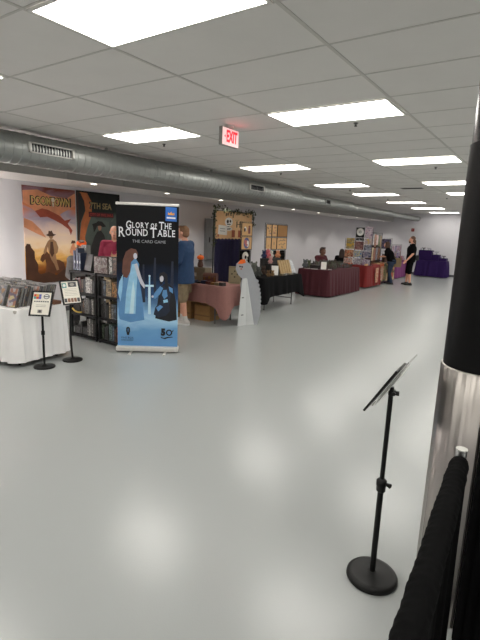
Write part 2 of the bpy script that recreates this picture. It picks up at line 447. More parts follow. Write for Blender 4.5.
# riders at the left, dark ground, small far figure
polys += [(P([(22.3, 246), (24, 243), (27, 243.5), (28, 247), (31, 251), (31, 258), (34, 264), (33, 283), (22.3, 283)]), 2, 3),
          (P([(22.3, 283), (22.3, 272), (30, 268), (36, 274), (44, 272), (52, 276), (60, 270), (68, 274), (75, 268), (75, 283)]), 2, 5),
          (P([(67, 252), (69, 246), (71, 242), (72.5, 242), (73, 246), (75, 248), (75, 268), (70, 266), (71, 256)]), 1, 3),
          (P([(68.5, 243), (70, 239.5), (73.5, 240), (74, 242.5)]), 0, 4)]
flat(polys, p1, 'painted_scene', [brn, org, dbr, red, tan], -.014)
M_gold = mat('art_gold', (.85, .72, .42), .5, 0, .08); M_ink = mat('art_black', (.07, .06, .05), .5, 0, .05)
text_mesh('DOOMTOWN', .20, M_ink, p1, 'title_shadow', (.015, -.0225, ah(49, 201)[1]), bold=.016, width=.86)
text_mesh('DOOMTOWN', .19, M_gold, p1, 'title', (.01, -.0245, ah(49, 201)[1]), bold=.004, width=.80)
flat([(circ(.05, ah(0, 199)[1], .035, .045), 0, 0), ([(.03, ah(0, 202)[1]), (.07, ah(0, 202)[1]), (.06, ah(0, 205.5)[1]), (.04, ah(0, 205.5)[1])], 0, 0)], p1, 'skull_mark', [mat('art_cream', (.9, .86, .78), .5)], -.028)

p2 = thing('wall_poster', 'dark green swashbuckler poster with a black hatted figure beside the sunset poster', 'poster', (WX, 5.865 + .55, .60), PI / 2, None)
A2 = ramp_mat('harbour_sky', [(0, (.10, .09, .08)), (.3, (.18, .17, .15)), (.5, (.34, .38, .35)), (.68, (.42, .47, .44)), (.8, (.18, .20, .19)), (1, (.12, .13, .13))], 'Z', 0, POSTER_H, .5, .25, 2.5, (1, 1, 1), .8)
MB().bb((-.55, -.012, 0), (.55, -.001, POSTER_H + .01)).build('canvas', A2, p2)
ah2 = lambda px, py: ((px - 76) / 43. * 1.10 - .55, (285 - py) / 95. * POSTER_H)
P = lambda L: [ah2(*q) for q in L]
cur = mat('art_curtain', (.74, .42, .22), .5, 0, .3, 5); cur2 = mat('art_curtain_dark', (.25, .13, .08), .5, 0, .2, 5); blk = mat('art_near_black', (.09, .08, .075), .5, 0, .2, 9); fl = mat('art_flesh', (.70, .50, .40), .5); grn = mat('art_green_grey', (.33, .37, .35), .5, 0, .15, 6)
flat([(P([(76.3, 191), (79, 191), (78, 215), (77, 250), (76.3, 283)]), 1, 1),
      (P([(79, 191), (86, 191.5), (90, 200), (90, 214), (86, 226), (83, 238), (84, 250), (80, 262), (78, 240), (80, 222), (84, 210), (83, 200)]), 0, 2),
      (P([(77.5, 192), (80, 192), (83, 202), (83, 211), (79, 224), (77.5, 240)]), 2, 2),
      (P([(86, 283), (87, 262), (89, 248), (92, 238), (95, 232), (99, 231), (102, 236), (104, 246), (106, 262), (108, 283)]), 2, 4),
      (circ(*ah2(97.5, 227.5), .045, .065), 3, 5),
      (P([(91, 227), (90, 224), (94, 222.5), (96, 220.5), (100, 221), (102, 223.5), (104, 226), (101, 227), (98, 225.5), (95, 226), (93, 231), (91.5, 233)]), 2, 6),
      (P([(104, 248), (108, 219), (109, 219), (105.5, 249)]), 4, 5),
      (P([(107, 222), (112, 220), (119, 224), (119, 283), (109, 283)]), 4, 1)], p2, 'painted_scene', [cur, cur2, blk, fl, grn], -.014)
text_mesh('7TH SEA', .18, M_ink, p2, 'title_shadow', (.045, -.0225, ah2(0, 204.5)[1]), bold=.012, width=.60)
text_mesh('7TH SEA', .17, mat('art_old_gold', (.62, .55, .36), .5, 0, .1), p2, 'title', (.04, -.0245, ah2(0, 204.5)[1]), bold=.003, width=.55)
MB().bb((-.27, -.022, ah2(0, 216.5)[1]), (.37, -.020, ah2(0, 211)[1])).build('title_ribbon', mat('art_wine', (.30, .07, .08), .5), p2)
text_mesh('CITY OF FIVE SAILS', .07, mat('art_red', (.72, .22, .20), .5), p2, 'subtitle', (.05, -.0245, ah2(0, 213.8)[1]), bold=.002, width=.60)

# ------------------------------------------------------------------ roll-up banner
bx0, by0, bx1, by1 = -4.91, 4.18, -4.23, 4.69
bn = thing('rollup_banner', 'tall black and blue roll-up banner for a card game on a silver base', 'banner', ((bx0 + bx1) / 2, (by0 + by1) / 2, 0), math.atan2(by1 - by0, bx1 - bx0))
BW, BH = .83, 2.03
b = MB(); b.bb((-BW / 2 - .012, -.075, .022), (BW / 2 + .012, .075, .085)); b.build('base_cassette', mat('banner_silver', (.83, .82, .80), .35, .2), bn, bevel=.012)
for x in (-.22, .25):
    f = MB(); f.box((x, -.07, .012), (.035, .24, .012), (.0, 0, 0)); f.box((x, -.19, .008), (.035, .02, .014)); f.build('foot', mat('banner_silver', (.8, .8, .8)), bn, bevel=.004)
MB().tube([(0, .045, .08), (0, .045, BH - .03)], .012, 10).build('rear_pole', M_chrome, bn, True)
b = MB(); b.bb((-BW / 2 - .004, -.012, BH - .028), (BW / 2 + .004, .026, BH + .006)); b.build('top_rail', mat('banner_silver', (.8, .8, .8)), bn, bevel=.006)
A3 = ramp_mat('banner_print', [(0, (.40, .60, .80)), (.12, (.44, .64, .82)), (.20, (.66, .82, .92)), (.27, (.52, .70, .86)), (.36, (.20, .33, .50)), (.48, (.10, .15, .25)), (.60, (.05, .055, .08)), (1, (.04, .04, .045))], 'Z', .08, BH, .42, .14, 3.5, (1, 1, 1.6), .8)
MB().bb((-BW / 2, -.004, .08), (BW / 2, 0, BH - .02)).build('printed_panel', A3, bn)
ab = lambda px, py: ((px - 147.3) / 61.2 * BW, (351.5 - py) / 148.5 * BH)
P = lambda L: [ab(*q) for q in L]
hair = mat('art_hair', (.40, .25, .20), .5, 0, .2, 14); ice = mat('art_ice_blue', (.60, .80, .92), .5, 0, .12, 12); icy = mat('art_pale_blue', (.78, .90, .96), .5, 0, .06, 12); mid = mat('art_mid_blue', (.36, .56, .76), .5, 0, .12, 9); nav = mat('art_navy', (.10, .14, .22), .5, 0, .25, 9); pal = mat('art_pale_skin', (.80, .80, .84), .5); blk2 = mat('art_black_blue', (.06, .07, .10), .5, 0, .2, 9)
polys = [
    (P([(118, 312), (119, 300), (121, 288), (124, 272), (127, 262), (131, 257), (136, 257), (139, 262), (138, 272), (140, 284), (142, 296), (143, 308), (144, 318), (130, 321), (119, 318)]), 3, 1),
    (P([(124, 312), (126, 290), (129, 274), (132, 262), (136, 262), (137, 274), (136, 290), (135, 312)]), 1, 2),
    (P([(129, 312), (131, 292), (133, 278), (134.5, 290), (133, 312)]), 2, 3),
    (P([(120, 300), (117.6, 291), (119, 280), (123, 272), (122, 288)]), 1, 3),
    (P([(122, 270), (123, 258), (126, 250), (131, 246.5), (136, 247.5), (138, 252), (135, 256), (131, 260), (130, 270), (127, 276), (123.5, 275)]), 0, 4),
    (circ(*ab(135.2, 254), .026, .042), 4, 5),
    (P([(134, 262), (137, 261), (139, 268), (141.5, 276), (145, 283), (144, 286), (140, 281), (137, 273)]), 4, 5),
    # sword
    (P([(147.8, 312), (147.9, 284), (150.3, 284), (150.5, 312)]), 2, 2), (P([(145, 282), (153.5, 282), (153.5, 284), (145, 284)]), 2, 3), (P([(148.4, 283), (148.5, 274), (150, 274), (150, 283)]), 1, 3), (circ(*ab(149.2, 273.2), .014), 2, 3),
    # kneeling knight
    (P([(155, 316), (157, 302), (159, 289), (163, 281), (169, 280), (173.5, 286), (176, 298), (177, 317), (169, 319)]), 6, 2),
    (P([(161, 283), (168, 282), (170.5, 292), (169, 302), (161, 302), (159.5, 292)]), 5, 3), (P([(163, 287), (166.5, 286.5), (167.5, 293), (164, 296), (161.8, 292)]), 3, 4),
    (P([(160, 299), (169, 301), (170, 308), (166, 313), (158, 315), (153.5, 312), (155, 305)]), 5, 4), (P([(156, 305), (160, 302), (163, 304), (158, 309)]), 3, 5),
    (P([(163, 285), (160, 291), (155, 296), (152, 294.5), (155, 289), (160, 283)]), 3, 5), (circ(*ab(152.3, 293.8), .016), 4, 6),
    (P([(168.5, 283), (172.5, 285), (173, 290), (169.5, 288)]), 3, 5), (P([(163, 297), (167.5, 296), (168, 299), (163.5, 300)]), 1, 5),
    (circ(*ab(161.4, 275.6), .026, .044), 4, 4), (P([(158.6, 274.5), (159.5, 270), (163.5, 268.5), (167, 271), (167.8, 280), (168, 285), (164.5, 284), (164.6, 276), (162.5, 272)]), 6, 5), (P([(159, 279), (162.5, 278.5), (162, 281.5), (160, 281.5)]), 6, 5),
    # forest shapes behind
    (P([(141, 300), (142.5, 262), (144, 262), (145, 300)]), 5, 0), (P([(153, 270), (154, 255), (155.5, 255), (156, 290), (153.5, 290)]), 5, 0), (P([(170, 285), (171, 258), (173, 258), (173.5, 285)]), 5, 0),
    # mist
    # logo square with a crown
    (P([(164.8, 205.5), (175.8, 206), (175.8, 219.3), (164.8, 218.8)]), 7, 1), (P([(167, 213), (167.5, 210.5), (169, 212), (170.3, 209.8), (171.6, 212), (173.2, 210.7), (173.6, 213.2)]), 8, 2),
    (P([(166, 215), (174.6, 215.3), (174.6, 216.8), (166, 216.5)]), 9, 2),
    # coffin shaped crest
    (P([(127.4, 325.5), (129.2, 326.6), (129.4, 330), (128.4, 334.2), (126.4, 334.2), (125.4, 330), (125.6, 326.6)]), 6, 1), (P([(126.9, 327.5), (127.9, 327.5), (127.6, 331), (127.2, 331)]), 3, 2),
    # ribbon under the fifty
    (P([(160.5, 335.2), (164, 336.2), (168, 335), (172.5, 334.8), (173.5, 335.4), (168.5, 336.2), (165, 337.6), (161, 336.4)]), 6, 1), (circ(*ab(169.3, 330.6), .044, .046, 20), 6, 2), (circ(*ab(169.3, 330.6), .026, .028, 16), 3, 3), (P([(170.4, 332), (173.3, 327.6), (174, 328), (171, 332.4)]), 6, 4)]
flat(polys, bn, 'printed_figures', [hair, ice, icy, mid, pal, nav, blk2, mat('art_royal_blue', (.16, .40, .72), .5), mat('art_amber', (.92, .62, .25), .5), M_paper], -.0055)
M_ttl = mat('art_title_white', (.90, .91, .93), .45, 0, .03)
def title(txt_big, z, size, big, x0, x1):
    """small capitals: first letter of each word taller"""
    objs = []; x = 0
    for w in txt_big.split(' '):
        for k, ch in enumerate(w):
            sz = big if (k == 0 and w != 'OF') else (size * .8 if w == 'OF' else size)
            o = text_mesh(ch, sz, M_ttl, bn, 'title_letter', (0, -.0125, z), bold=.0012, align='LEFT')
            xs = [v.co.x for v in o.data.vertices]
            zz = [v.co.y for v in o.data.vertices]; x0_, x1_, b0, t0 = min(xs), max(xs), min(zz), max(zz)
            SER = {'L': ((0, 0), (0, 1)), 'R': ((0, 0), (0, 1), (1, 0)), 'Y': ((.5, 0), (0, 1), (1, 1)), 'T': ((.5, 0), (0, .93), (1, .93)), 'H': ((0, 0), (0, 1), (1, 0), (1, 1)), 'E': ((0, 0), (0, 1)), 'U': ((0, 1), (1, 1)), 'N': ((0, 0), (0, 1), (1, 1)), 'D': ((0, 0), (0, 1)), 'A': ((0, 0), (1, 0)), 'B': ((0, 0), (0, 1)), 'F': ((0, 0), (0, 1)), 'G': ((1, .82),), 'O': ()}
            sb = MB(); wS = sz * .085; hS = sz * .055
            for fx, fz in SER.get(ch, ()):
                cx_ = x0_ + (x1_ - x0_) * fx + (.045 * sz if fx == 0 else (-.045 * sz if fx == 1 else 0)); cz_ = b0 + (t0 - b0) * fz + (hS / 2 if fz == 0 else -hS / 2)
                sb.box((cx_, cz_, 0), (2 * wS, hS, .0016))
            if sb.v: sb.build('serif', M_ttl, o)
            objs.append((o, x - min(xs))); x += max(xs) - min(xs) + .020
        x += size * .22
    sc = (x1 - x0) / x
    for o, xx in objs:
        o.location.x = x0 + xx * sc; o.scale = (sc, 1, 1)
title('GLORY OF THE', ab(0, 224.3)[1], .105, .150, ab(126.5, 0)[0], ab(173, 0)[0])
title('ROUND TABLE', ab(0, 231.3)[1], .125, .185, ab(119.3, 0)[0], ab(177, 0)[0])
text_mesh('THE CARD GAME', .055, mat('art_dim_white', (.60, .61, .63), .5), bn, 'subtitle', (ab(148.8, 0)[0], -.0105, ab(0, 239.6)[1]), width=ab(165, 0)[0] - ab(132, 0)[0])
text_mesh('5', .125, blk2, bn, 'anniversary_number', (ab(163.2, 0)[0], -.0095, ab(0, 330.5)[1]), bold=.010, width=.062)
text_mesh('PINE BOX', .035, mat('art_slate', (.22, .33, .46), .5), bn, 'publisher_name', (ab(126.8, 0)[0], -.0095, ab(0, 337)[1]), width=.17)
text_mesh('ENTERTAINMENT', .026, mat('art_slate', (.22, .33, .46), .5), bn, 'publisher_name', (ab(126.8, 0)[0], -.0095, ab(0, 339.6)[1]), width=.17)

# ------------------------------------------------------------------ tables and cloths
M_tabletop = mat('table_laminate', (.72, .70, .67), .5); M_leg = mat('table_leg_grey', (.40, .40, .40), .4, .6)
def folding_table(label, cx, cy, w, d, h, rotz=0, inset=.18, legm=None):
    t = thing('folding_table', label, 'table', (cx, cy, 0), rotz)
    MB().box((0, 0, h - .02), (w, d, .04)).build('tabletop', M_tabletop, t, bevel=.01)
    for sx in (-1, 1):
        for sy in (-1, 1):
            x = sx * (w / 2 - inset); y = sy * (d / 2 - .10)
            b = MB(); b.tube([(x, y, h - .041), (x, y, .02)], .014, 10); b.lathe([(.018, 0), (.018, .03), (.014, .035)], (x, y, 0), 12)
            b.build('leg', legm or M_leg, t, True)
        b = MB(); b.tube([(sx * (w / 2 - inset), -d / 2 + .115, .16), (sx * (w / 2 - inset), d / 2 - .115, .16)], .010, 8); b.build('brace', legm or M_leg, t, True)
    return t
def cloth(label, m, cx, cy, w, d, h, drop, rotz=0, amp=.02, npl=40, flare=.03, cr=.04, corner=0, cflare=0, seed=0, cat='tablecloth', amp_top=.0, group=None, name='tablecloth', csig=.16, cpow=2):
    """cloth over a table: flat top, pleated hanging sides"""
    rnd = random.Random(seed); h = h + .006; w += .012; d += .012
    hw, hd = w / 2, d / 2
    # perimeter samples with normals
    per = []; step = .028
    def line(a, b, nrm):
        a = Vector(a); b = Vector(b); n = max(2, int((b - a).length / step))
        for k in range(n): per.append((a + (b - a) * k / n, Vector(nrm)))
    def arc(c, a0):
        for k in range(5):
            t = a0 + PI / 2 * k / 5; per.append((Vector(c) + Vector((math.cos(t), math.sin(t))) * cr, Vector((math.cos(t), math.sin(t)))))
    line((hw, -hd + cr), (hw, hd - cr), (1, 0)); arc((hw - cr, hd - cr), 0)
    line((hw - cr, hd), (-hw + cr, hd), (0, 1)); arc((-hw + cr, hd - cr), PI / 2)
    line((-hw, hd - cr), (-hw, -hd + cr), (-1, 0)); arc((-hw + cr, -hd + cr), PI)
    line((-hw + cr, -hd), (hw - cr, -hd), (0, -1)); arc((hw - cr, -hd + cr), 1.5 * PI)
    n = len(per); ph = [rnd.uniform(0, 6.28) for _ in range(4)]
    rows = 14; vs = []; fs = []
    for i in range(rows + 1):
        t = i / rows
        for j, (p, nr) in enumerate(per):
            s = 2 * PI * j / n
            fold = math.sin(npl * s + 1.2 * math.sin(3 * s + ph[0])) * (.7 + .3 * math.sin(5 * s + ph[1])) + .35 * math.sin(1.7 * npl * s + ph[2])
            dc = math.hypot(hw - abs(p.x), hd - abs(p.y)); ck = math.exp(-(dc / csig) ** cpow)
            off = flare * t + (amp_top + (amp - amp_top) * t ** .7) * (fold * .5 + .5) * min(1, t * 6) + cflare * ck * t
            z = h - (drop + corner * ck + .008 * math.sin(2 * s + ph[3])) * t
            if i == 0: off = -.006
            q = p + nr * off; vs.append((q.x, q.y, max(z, .012)))
    fs = [(i * n + j, (i + 1) * n + j, (i + 1) * n + (j + 1) % n, i * n + (j + 1) % n) for i in range(rows) for j in range(n)]
    # top: inner rings
    base = len(vs)
    for k, f in enumerate((.96, .6, .2)):
        for p, nr in per: vs.append((p.x * f, p.y * f, h + .001))
    for j in range(n):
        j2 = (j + 1) % n
        fs.append((j2, base + j2, base + j, j))
        for k in range(2): fs.append((base + k * n + j2, base + (k + 1) * n + j2, base + (k + 1) * n + j, base + k * n + j))
    fs.append(tuple(base + 2 * n + j for j in range(n)))
    b = MB(); b.add(vs, fs)
    o = b.build(name, m, None, True, loc=(cx, cy, 0), rotz=rotz)
    return tag(o, label, cat, group)

# --- white skirted table, front left
M_wcloth = mat('white_cloth', (.97, .965, .96), .8, 0, .01, 20, .15, 250)
T1r = math.radians(5)
c1 = Vector((-5.14, 2.86)); ux = Vector((math.cos(T1r), math.sin(T1r))); uy = Vector((-math.sin(T1r), math.cos(T1r)))
T1 = c1 - ux * .915 + uy * .38
tb = folding_table('folding table hidden under the white skirted cloth at the left', T1.x, T1.y, 1.80, .74, .695, T1r, .10, M_black)
cloth('white pleated floor length cloth on the table at the left edge', M_wcloth, T1.x, T1.y, 1.81, .75, .695, .645, T1r, amp=.045, npl=31, flare=.015, cr=.07, seed=3)
TZ = .695 + .0085
def t1(x, y, z=TZ):   # point on the white table, x from its hall end inwards, y across
    q = c1 - ux * x + uy * y; return (q.x, q.y, z)

# bagged comics standing in rows on it
cov = [print_mat('comic_cover_%d' % k, c, 22, k, .3) for k, c in enumerate([
    [(.42, .41, .43), (.66, .64, .62), (.66, .52, .38), (.5, .5, .52)], [(.55, .5, .38), (.7, .66, .6), (.3, .3, .32), (.48, .4, .3)],
    [(.42, .38, .45), (.68, .66, .66), (.62, .42, .34), (.72, .66, .48)], [(.5, .42, .3), (.62, .5, .3), (.36, .3, .26), (.7, .68, .62)]])]
M_bag = mat('comic_sleeve', (.54, .54, .53), .35, 0, .2, 40); M_bag2 = mat('comic_board', (.62, .61, .59), .5, 0, .15, 40); M_bag3 = mat('comic_dark', (.38, .37, .37), .4, 0, .1, 40)
protos = []
for k in range(6):
    o = thing('bagged_comic', 'x', 'comic')
    b = MB(); b.bb((-.085, -.004, 0), (.085, .004, .262), 0); b.build('sleeve', [M_bag, M_bag2, M_bag3][k % 3], o)
    MB().bb((-.078, -.0055, .006), (.078, -.0042, .245)).build('cover', cov[k % 4], o)
    protos.append(o)
rownames = ['row nearest the hall end of the white table', 'second row from the hall end of the white table', 'third row from the hall end of the white table', 'fourth row from the hall end of the white table', 'fifth row from the hall end of the white table']
first = set()
for r in range(5):
    x = .22 + r * .235
    n = 19
    y = .10
    gap = 9 if r == 0 else 11
    for k in range(n):
        if k == gap: y += .07
        hgt = random.uniform(.92, 1.03)
        lab = 'thin bagged comic standing in the %s' % rownames[r]
        ki = random.randrange(6) if k else (2, 0, 3, 1, 2)[r]
        p = t1(x + random.uniform(-.008, .008), y)
        rot = (-.30, 0, T1r + random.uniform(-.03, .03))
        pr = protos[ki]
        if ki not in first:
            first.add(ki); o = pr; o.location = p; o.rotation_euler = rot; o['label'] = lab; o['group'] = 'bagged comics on the white table'
        else: o = dup(pr, p, rot, lab, 'bagged comics on the white table')
        o.scale = (1, 1, hgt)
        o.location.z += .0021
        y += .0235 + random.uniform(0, .004)
# a flat brown box behind the rows
bxx = MB().bb((-.09, -.06, 0), (.09, .06, .045)).build('card_box', mat('box_brown', (.42, .27, .18), .6), None, bevel=.004, loc=t1(.11, .62), rotz=T1r)
tag(bxx, 'small brown box lying on the white table behind the second sign', 'box')

# --- vendor's floor lamp just past the left frame edge, lighting the wall behind the table
fl_ = thing('floor_lamp', 'black floor lamp with white shade behind the left end of the white table', 'lamp', (-7.35, 2.75, 0))
MB().lathe([(.14, 0), (.14, .02), (.03, .03)], n=28).build('base', M_black, fl_, True)
MB().tube([(0, 0, .03), (0, 0, 1.25)], .012, 12).build('pole', M_black, fl_, True)
MB().lathe([(.012, 1.22), (.03, 1.25), (.03, 1.29), (.012, 1.30)], n=16).build('socket', M_black, fl_, True)
b = MB(); b.lathe([(.012, 1.301), (.035, 1.33), (.045, 1.365), (.03, 1.40), (.004, 1.41)], n=18); b.build('bulb', mat('bulb_glow', (1, 1, 1), .5, 0, 0, emit=(1, .965, .94), es=1900), fl_, True)
b = MB(); k_ = 18; vs = []
for zz_, r_ in ((1.24, .085), (1.62, .11)):
    for j in range(k_ + 1):
        a_ = math.radians(-115 + 230 * j / k_); vs.append((r_ * math.cos(a_), r_ * math.sin(a_), zz_))
b.add(vs, [(j, j + 1, k_ + 2 + j, k_ + 1 + j) for j in range(k_)]); b.build('shade', mat('shade_white', (.85, .84, .82), .7), fl_, True, solid=.004)  # unseen half shade, added to block the bulb's light towards hall and duct
MB().tube([(.0, 0, 1.235), (.086, 0, 1.245)], .006, 8).build('shade_bracket', M_black, fl_, True)
# --- two floor sign stands in front of it
def sign_stand(label, x, y, zc, face, tilt, bend, art):
    rz = math.atan2(face[0], -face[1])
    t = thing('sign_stand', label, 'sign stand', (x, y, 0), rz)
    MB().lathe([(.005, 0), (.122, 0), (.125, .006), (.122, .016), (.10, .021), (.03, .025), (.02, .035), (.012, .038)], n=40).build('base', M_black, t, True)
    pts = [(bend * math.sin(PI * k / 10) * (1 - k / 20), 0, .036 + (zc - .075 - .036) * k / 10) for k in range(11)]
    MB().tube(pts, .0135, 12).build('pole', M_black, t, True)
    if bend == 0: MB().lathe([(.014, .40), (.021, .405), (.021, .45), (.014, .455)], n=16).build('collar', M_black, t, True)
    c, s = math.cos(tilt), math.sin(tilt)
    R = Matrix(((1, 0, 0), (0, c, s), (0, -s, c))).transposed()
    e = Euler((-tilt, 0, 0)).to_matrix()
    W, Hh, q = .125, .155, .016
    fr = MB()
    for a, b2 in (((-W, -.010, -Hh), (W, .010, -Hh + q)), ((-W, -.010, Hh - q), (W, .010, Hh)), ((-W, -.010, -Hh + q), (-W + q, .010, Hh - q)), ((W - q, -.010, -Hh + q), (W, .010, Hh - q)), ((-W + q, .004, -Hh + q), (W - q, .010, Hh - q))):
        fr.bb(a, b2)
    f = fr.build('frame', M_black, t); f.location = (0, -.012, zc); f.rotation_euler = (-tilt, 0, 0)
    pg = MB().bb((-W + q, -.001, -Hh + q), (W - q, .003, Hh - q)).build('page', mat('sign_page', (.95, .93, .88), .5, 0, .01), f)
    art(f)
    k = MB(); k.tube([(0, .012, zc - .09), (0, .028, zc - .02), (0, .008, zc)], .012, 10); k.lathe([(.0135, zc - .10), (.018, zc - .095), (.018, zc - .075), (.012, zc - .07)], n=14); k.build('swivel', M_black, t, True)
    return t
g1 = mat('mark_red', (.85, .30, .20), .5); g2 = mat('mark_teal', (.35, .62, .60), .5); g3 = mat('mark_blue', (.35, .38, .66), .5); g4 = mat('mark_grey', (.30, .30, .31), .5); g5 = mat('mark_yellow', (.9, .72, .3), .5)
def art1(f):
    b = MB()
    for k, (x, z) in enumerate(((-.085, .07), (-.055, .07), (-.025, .07), (-.085, .10), (-.055, .10), (-.025, .10))): b.bb((x - .0145, -.0026, z - .0145), (x + .0145, -.0014, z + .0145), (1, 0, 2, 0, 4, 2)[k])
    b.prism(circ(.052, .088, .036, .030, 20), -.0024, -.0014, 3); b.prism(circ(.052, .088, .028, .022, 20), -.0034, -.0025, 5); b.bb((.02, -.0044, .083), (.084, -.0035, .093), 3)
    for k in range(7): b.bb((-.088 + k * .026, -.0024, .018), (-.070 + k * .026, -.0014, .032), 3)
    for z in (-.02, -.04): b.bb((-.06, -.0024, z), (.06, -.0014, z + .005), 6)
    b.bb((-.03, -.0024, -.118), (.024, -.0014, -.075), 6); b.prism(circ(-.003, -.096, .016), -.0034, -.0025, 3)
    b.build('printed_marks', [g1, g2, g3, g4, g5, M_paper, mat('mark_pale', (.66, .64, .60), .5)], f)
def art2(f):
    b = MB()
    b.bb((-.10, -.0026, .06), (-.045, -.0014, .12), 1); b.prism(circ(-.072, .09, .02), -.0036, -.0027, 5)
    b.bb((-.02, -.0026, .068), (.085, -.0014, .128), 3); b.prism(circ(.03, .098, .03, .018), -.0036, -.0027, 6)
    for k in range(5): b.bb((-.10 + k * .041, -.0026, -.125), (-.066 + k * .041, -.0014, -.075), (3, 7, 7, 7, 3)[k])
    for z in (.04, .02, 0, -.02, -.04): b.bb((-.08, -.0024, z), (.08, -.0014, z + .004), 6)
    b.build('printed_marks', [g1, g2, g3, g4, g5, M_paper, mat('mark_pale', (.66, .64, .60), .5), mat('mark_brown', (.55, .40, .32), .5)], f)
sign_stand('black floor sign stand with white page in front of white table, shorter and nearer one', -4.965, 3.10, .785, (.55, -.83), math.radians(26), 0, art1)
sign_stand('black floor sign stand with bent pole at the far corner of the white table', -4.97, 3.50, .885, (.985, -.17), math.radians(20), -.022, art2)

# --- black shelves with boxed games
M_shelf = mat('shelf_black', (.05, .05, .055), .5, 0, .05, spec=.25)
def shelf(label, x0, x1, y0, d):
    w = x1 - x0
    t = thing('shelving_unit', label, 'shelf', ((x0 + x1) / 2, y0 + d / 2, 0), 0)
    for z in (.05, .385, .71, 1.03):
        MB().bb((-w / 2, -d / 2, z - .035), (w / 2, d / 2, z)).build('shelf_board', M_shelf, t, bevel=.004)
    for sx in (-1, 1):
        for sy in (-1, 1):
            b = MB(); x = sx * (w / 2 - .022); y = sy * (d / 2 - .022)
            for za, zb in ((0, .0145), (.0505, .3495), (.3855, .6745), (.7105, .9945)): b.tube([(x, y, za), (x, y, zb)], .018, 10)
            b.build('post', M_shelf, t, True)
    return t
SY = 4.32; SD = .32
shelf('black plastic shelving unit packed with boxed games, left one of the pair', -6.16, -5.53, SY, SD)
shelf('black plastic shelving unit packed with boxed games, right one behind the banner', -5.50, -4.87, SY, SD)
def game_box(label, x, y, z, w, d, h, face, side, rotz=0, tilt=0, cat='game box', group=None):
    t = thing('game_box', label, cat, (x, y, z), rotz, group)
    MB().bb((-w / 2, -d / 2, 0), (w / 2, d / 2, h)).build('carton', side, t, bevel=.003)
    MB().bb((-w / 2 + .004, -d / 2 - .0012, .004), (w / 2 - .004, -d / 2 - .0002, h - .004)).build('front_art', face, t)
    if tilt: t.rotation_euler = (tilt, 0, rotz)
    return t
C_ = {'red': (.42, .16, .14), 'brown': (.38, .27, .20), 'tan': (.68, .60, .46), 'ochre': (.66, .47, .24), 'grey': (.50, .50, .49), 'pale grey': (.68, .67, .65), 'white': (.80, .79, .77), 'navy': (.16, .22, .36), 'black': (.10, .10, .10), 'teal': (.42, .52, .50), 'orange': (.66, .36, .20), 'green': (.34, .40, .32), 'blue grey': (.36, .42, .48), 'dark grey': (.24, .24, .25), 'yellow': (.85, .72, .25)}
def sidem(c): return mat('box_side_' + c.replace(' ', '_'), tuple(v * .62 for v in C_[c]), .5, 0, .06, 20)
def facem(c, seed=0):
    a = C_[c]; return print_mat('box_face_%s_%d' % (c.replace(' ', '_'), seed % 3), [tuple(v * .4 for v in a), tuple(v * .75 for v in a), tuple(min(1, v * 1.1) for v in a), tuple(v * .55 for v in a)], 14, seed, .4, 'N')
tiers = {0: .0515, 1: .3865, 2: .7115, 3: 1.0315}
tname = {0: 'bottom tier', 1: 'second tier up', 2: 'third tier up', 3: 'top'}
fill = {
 ('left', 2): [('pale grey', .05, .20), ('red', .04, .22), ('dark grey', .035, .2), ('red', .06, .22), ('brown', .045, .2), ('black', .05, .21), ('white', .11, .24), ('pale grey', .05, .22), ('dark grey', .04, .2)],
 ('left', 1): [('black', .16, .10), ('dark grey', .05, .22), ('brown', .04, .2), ('grey', .05, .24), ('pale grey', .03, .25), ('grey', .03, .25), ('dark grey', .04, .22), ('pale grey', .05, .24)],
 ('left', 0): [('dark grey', .15, .11), ('black', .05, .2), ('dark grey', .12, .12), ('pale grey', .03, .26), ('white', .025, .27), ('grey', .03, .26), ('pale grey', .025, .26), ('black', .05, .2)],
 ('right', 2): [('black', .05, .22), ('blue grey', .06, .22), ('tan', .12, .25), ('ochre', .20, .22), ('dark grey', .08, .22)],
 ('right', 1): [('black', .06, .2), ('dark grey', .05, .22), ('black', .05, .2), ('tan', .045, .25), ('grey', .05, .22), ('blue grey', .06, .22), ('dark grey', .07, .22), ('ochre', .06, .21), ('black', .05, .2)],
 ('right', 0): [('green', .05, .22), ('dark grey', .05, .2), ('black', .05, .22), ('teal', .07, .25), ('blue grey', .04, .23), ('brown', .05, .2), ('orange', .07, .24), ('brown', .06, .22), ('black', .05, .2)]}
nb = 0
ordw = ['first', 'second', 'third', 'fourth', 'fifth', 'sixth', 'seventh', 'eighth', 'ninth']
for (side, tr), L in fill.items():
    x = (-6.16 if side == 'left' else -5.50) + .048
    for k, (c, w, h) in enumerate(L):
        nb += 1
        game_box('%s boxed game, %s from the left, %s, %s black shelf unit' % (c, ordw[k], tname[tr], side), x + w / 2, SY + .13 + random.uniform(0, .01), tiers[tr], w, .20, h, facem(c, nb), sidem(c), 0, 0, 'game box', 'boxed games on the black shelves')
        x += w + .0035
o = MB().tube([(-.11, 0, .055), (-.06, -.01, .03), (0, -.015, .016), (.06, -.01, .013), (.11, 0, .02)], .0125, 8).build('strap', mat('yellow_strap', (.80, .66, .22), .5), None, True, loc=(-6.0, SY + .012, .3855))
tag(o, 'curved yellow strap lying at the front of the left black shelf', 'strap')
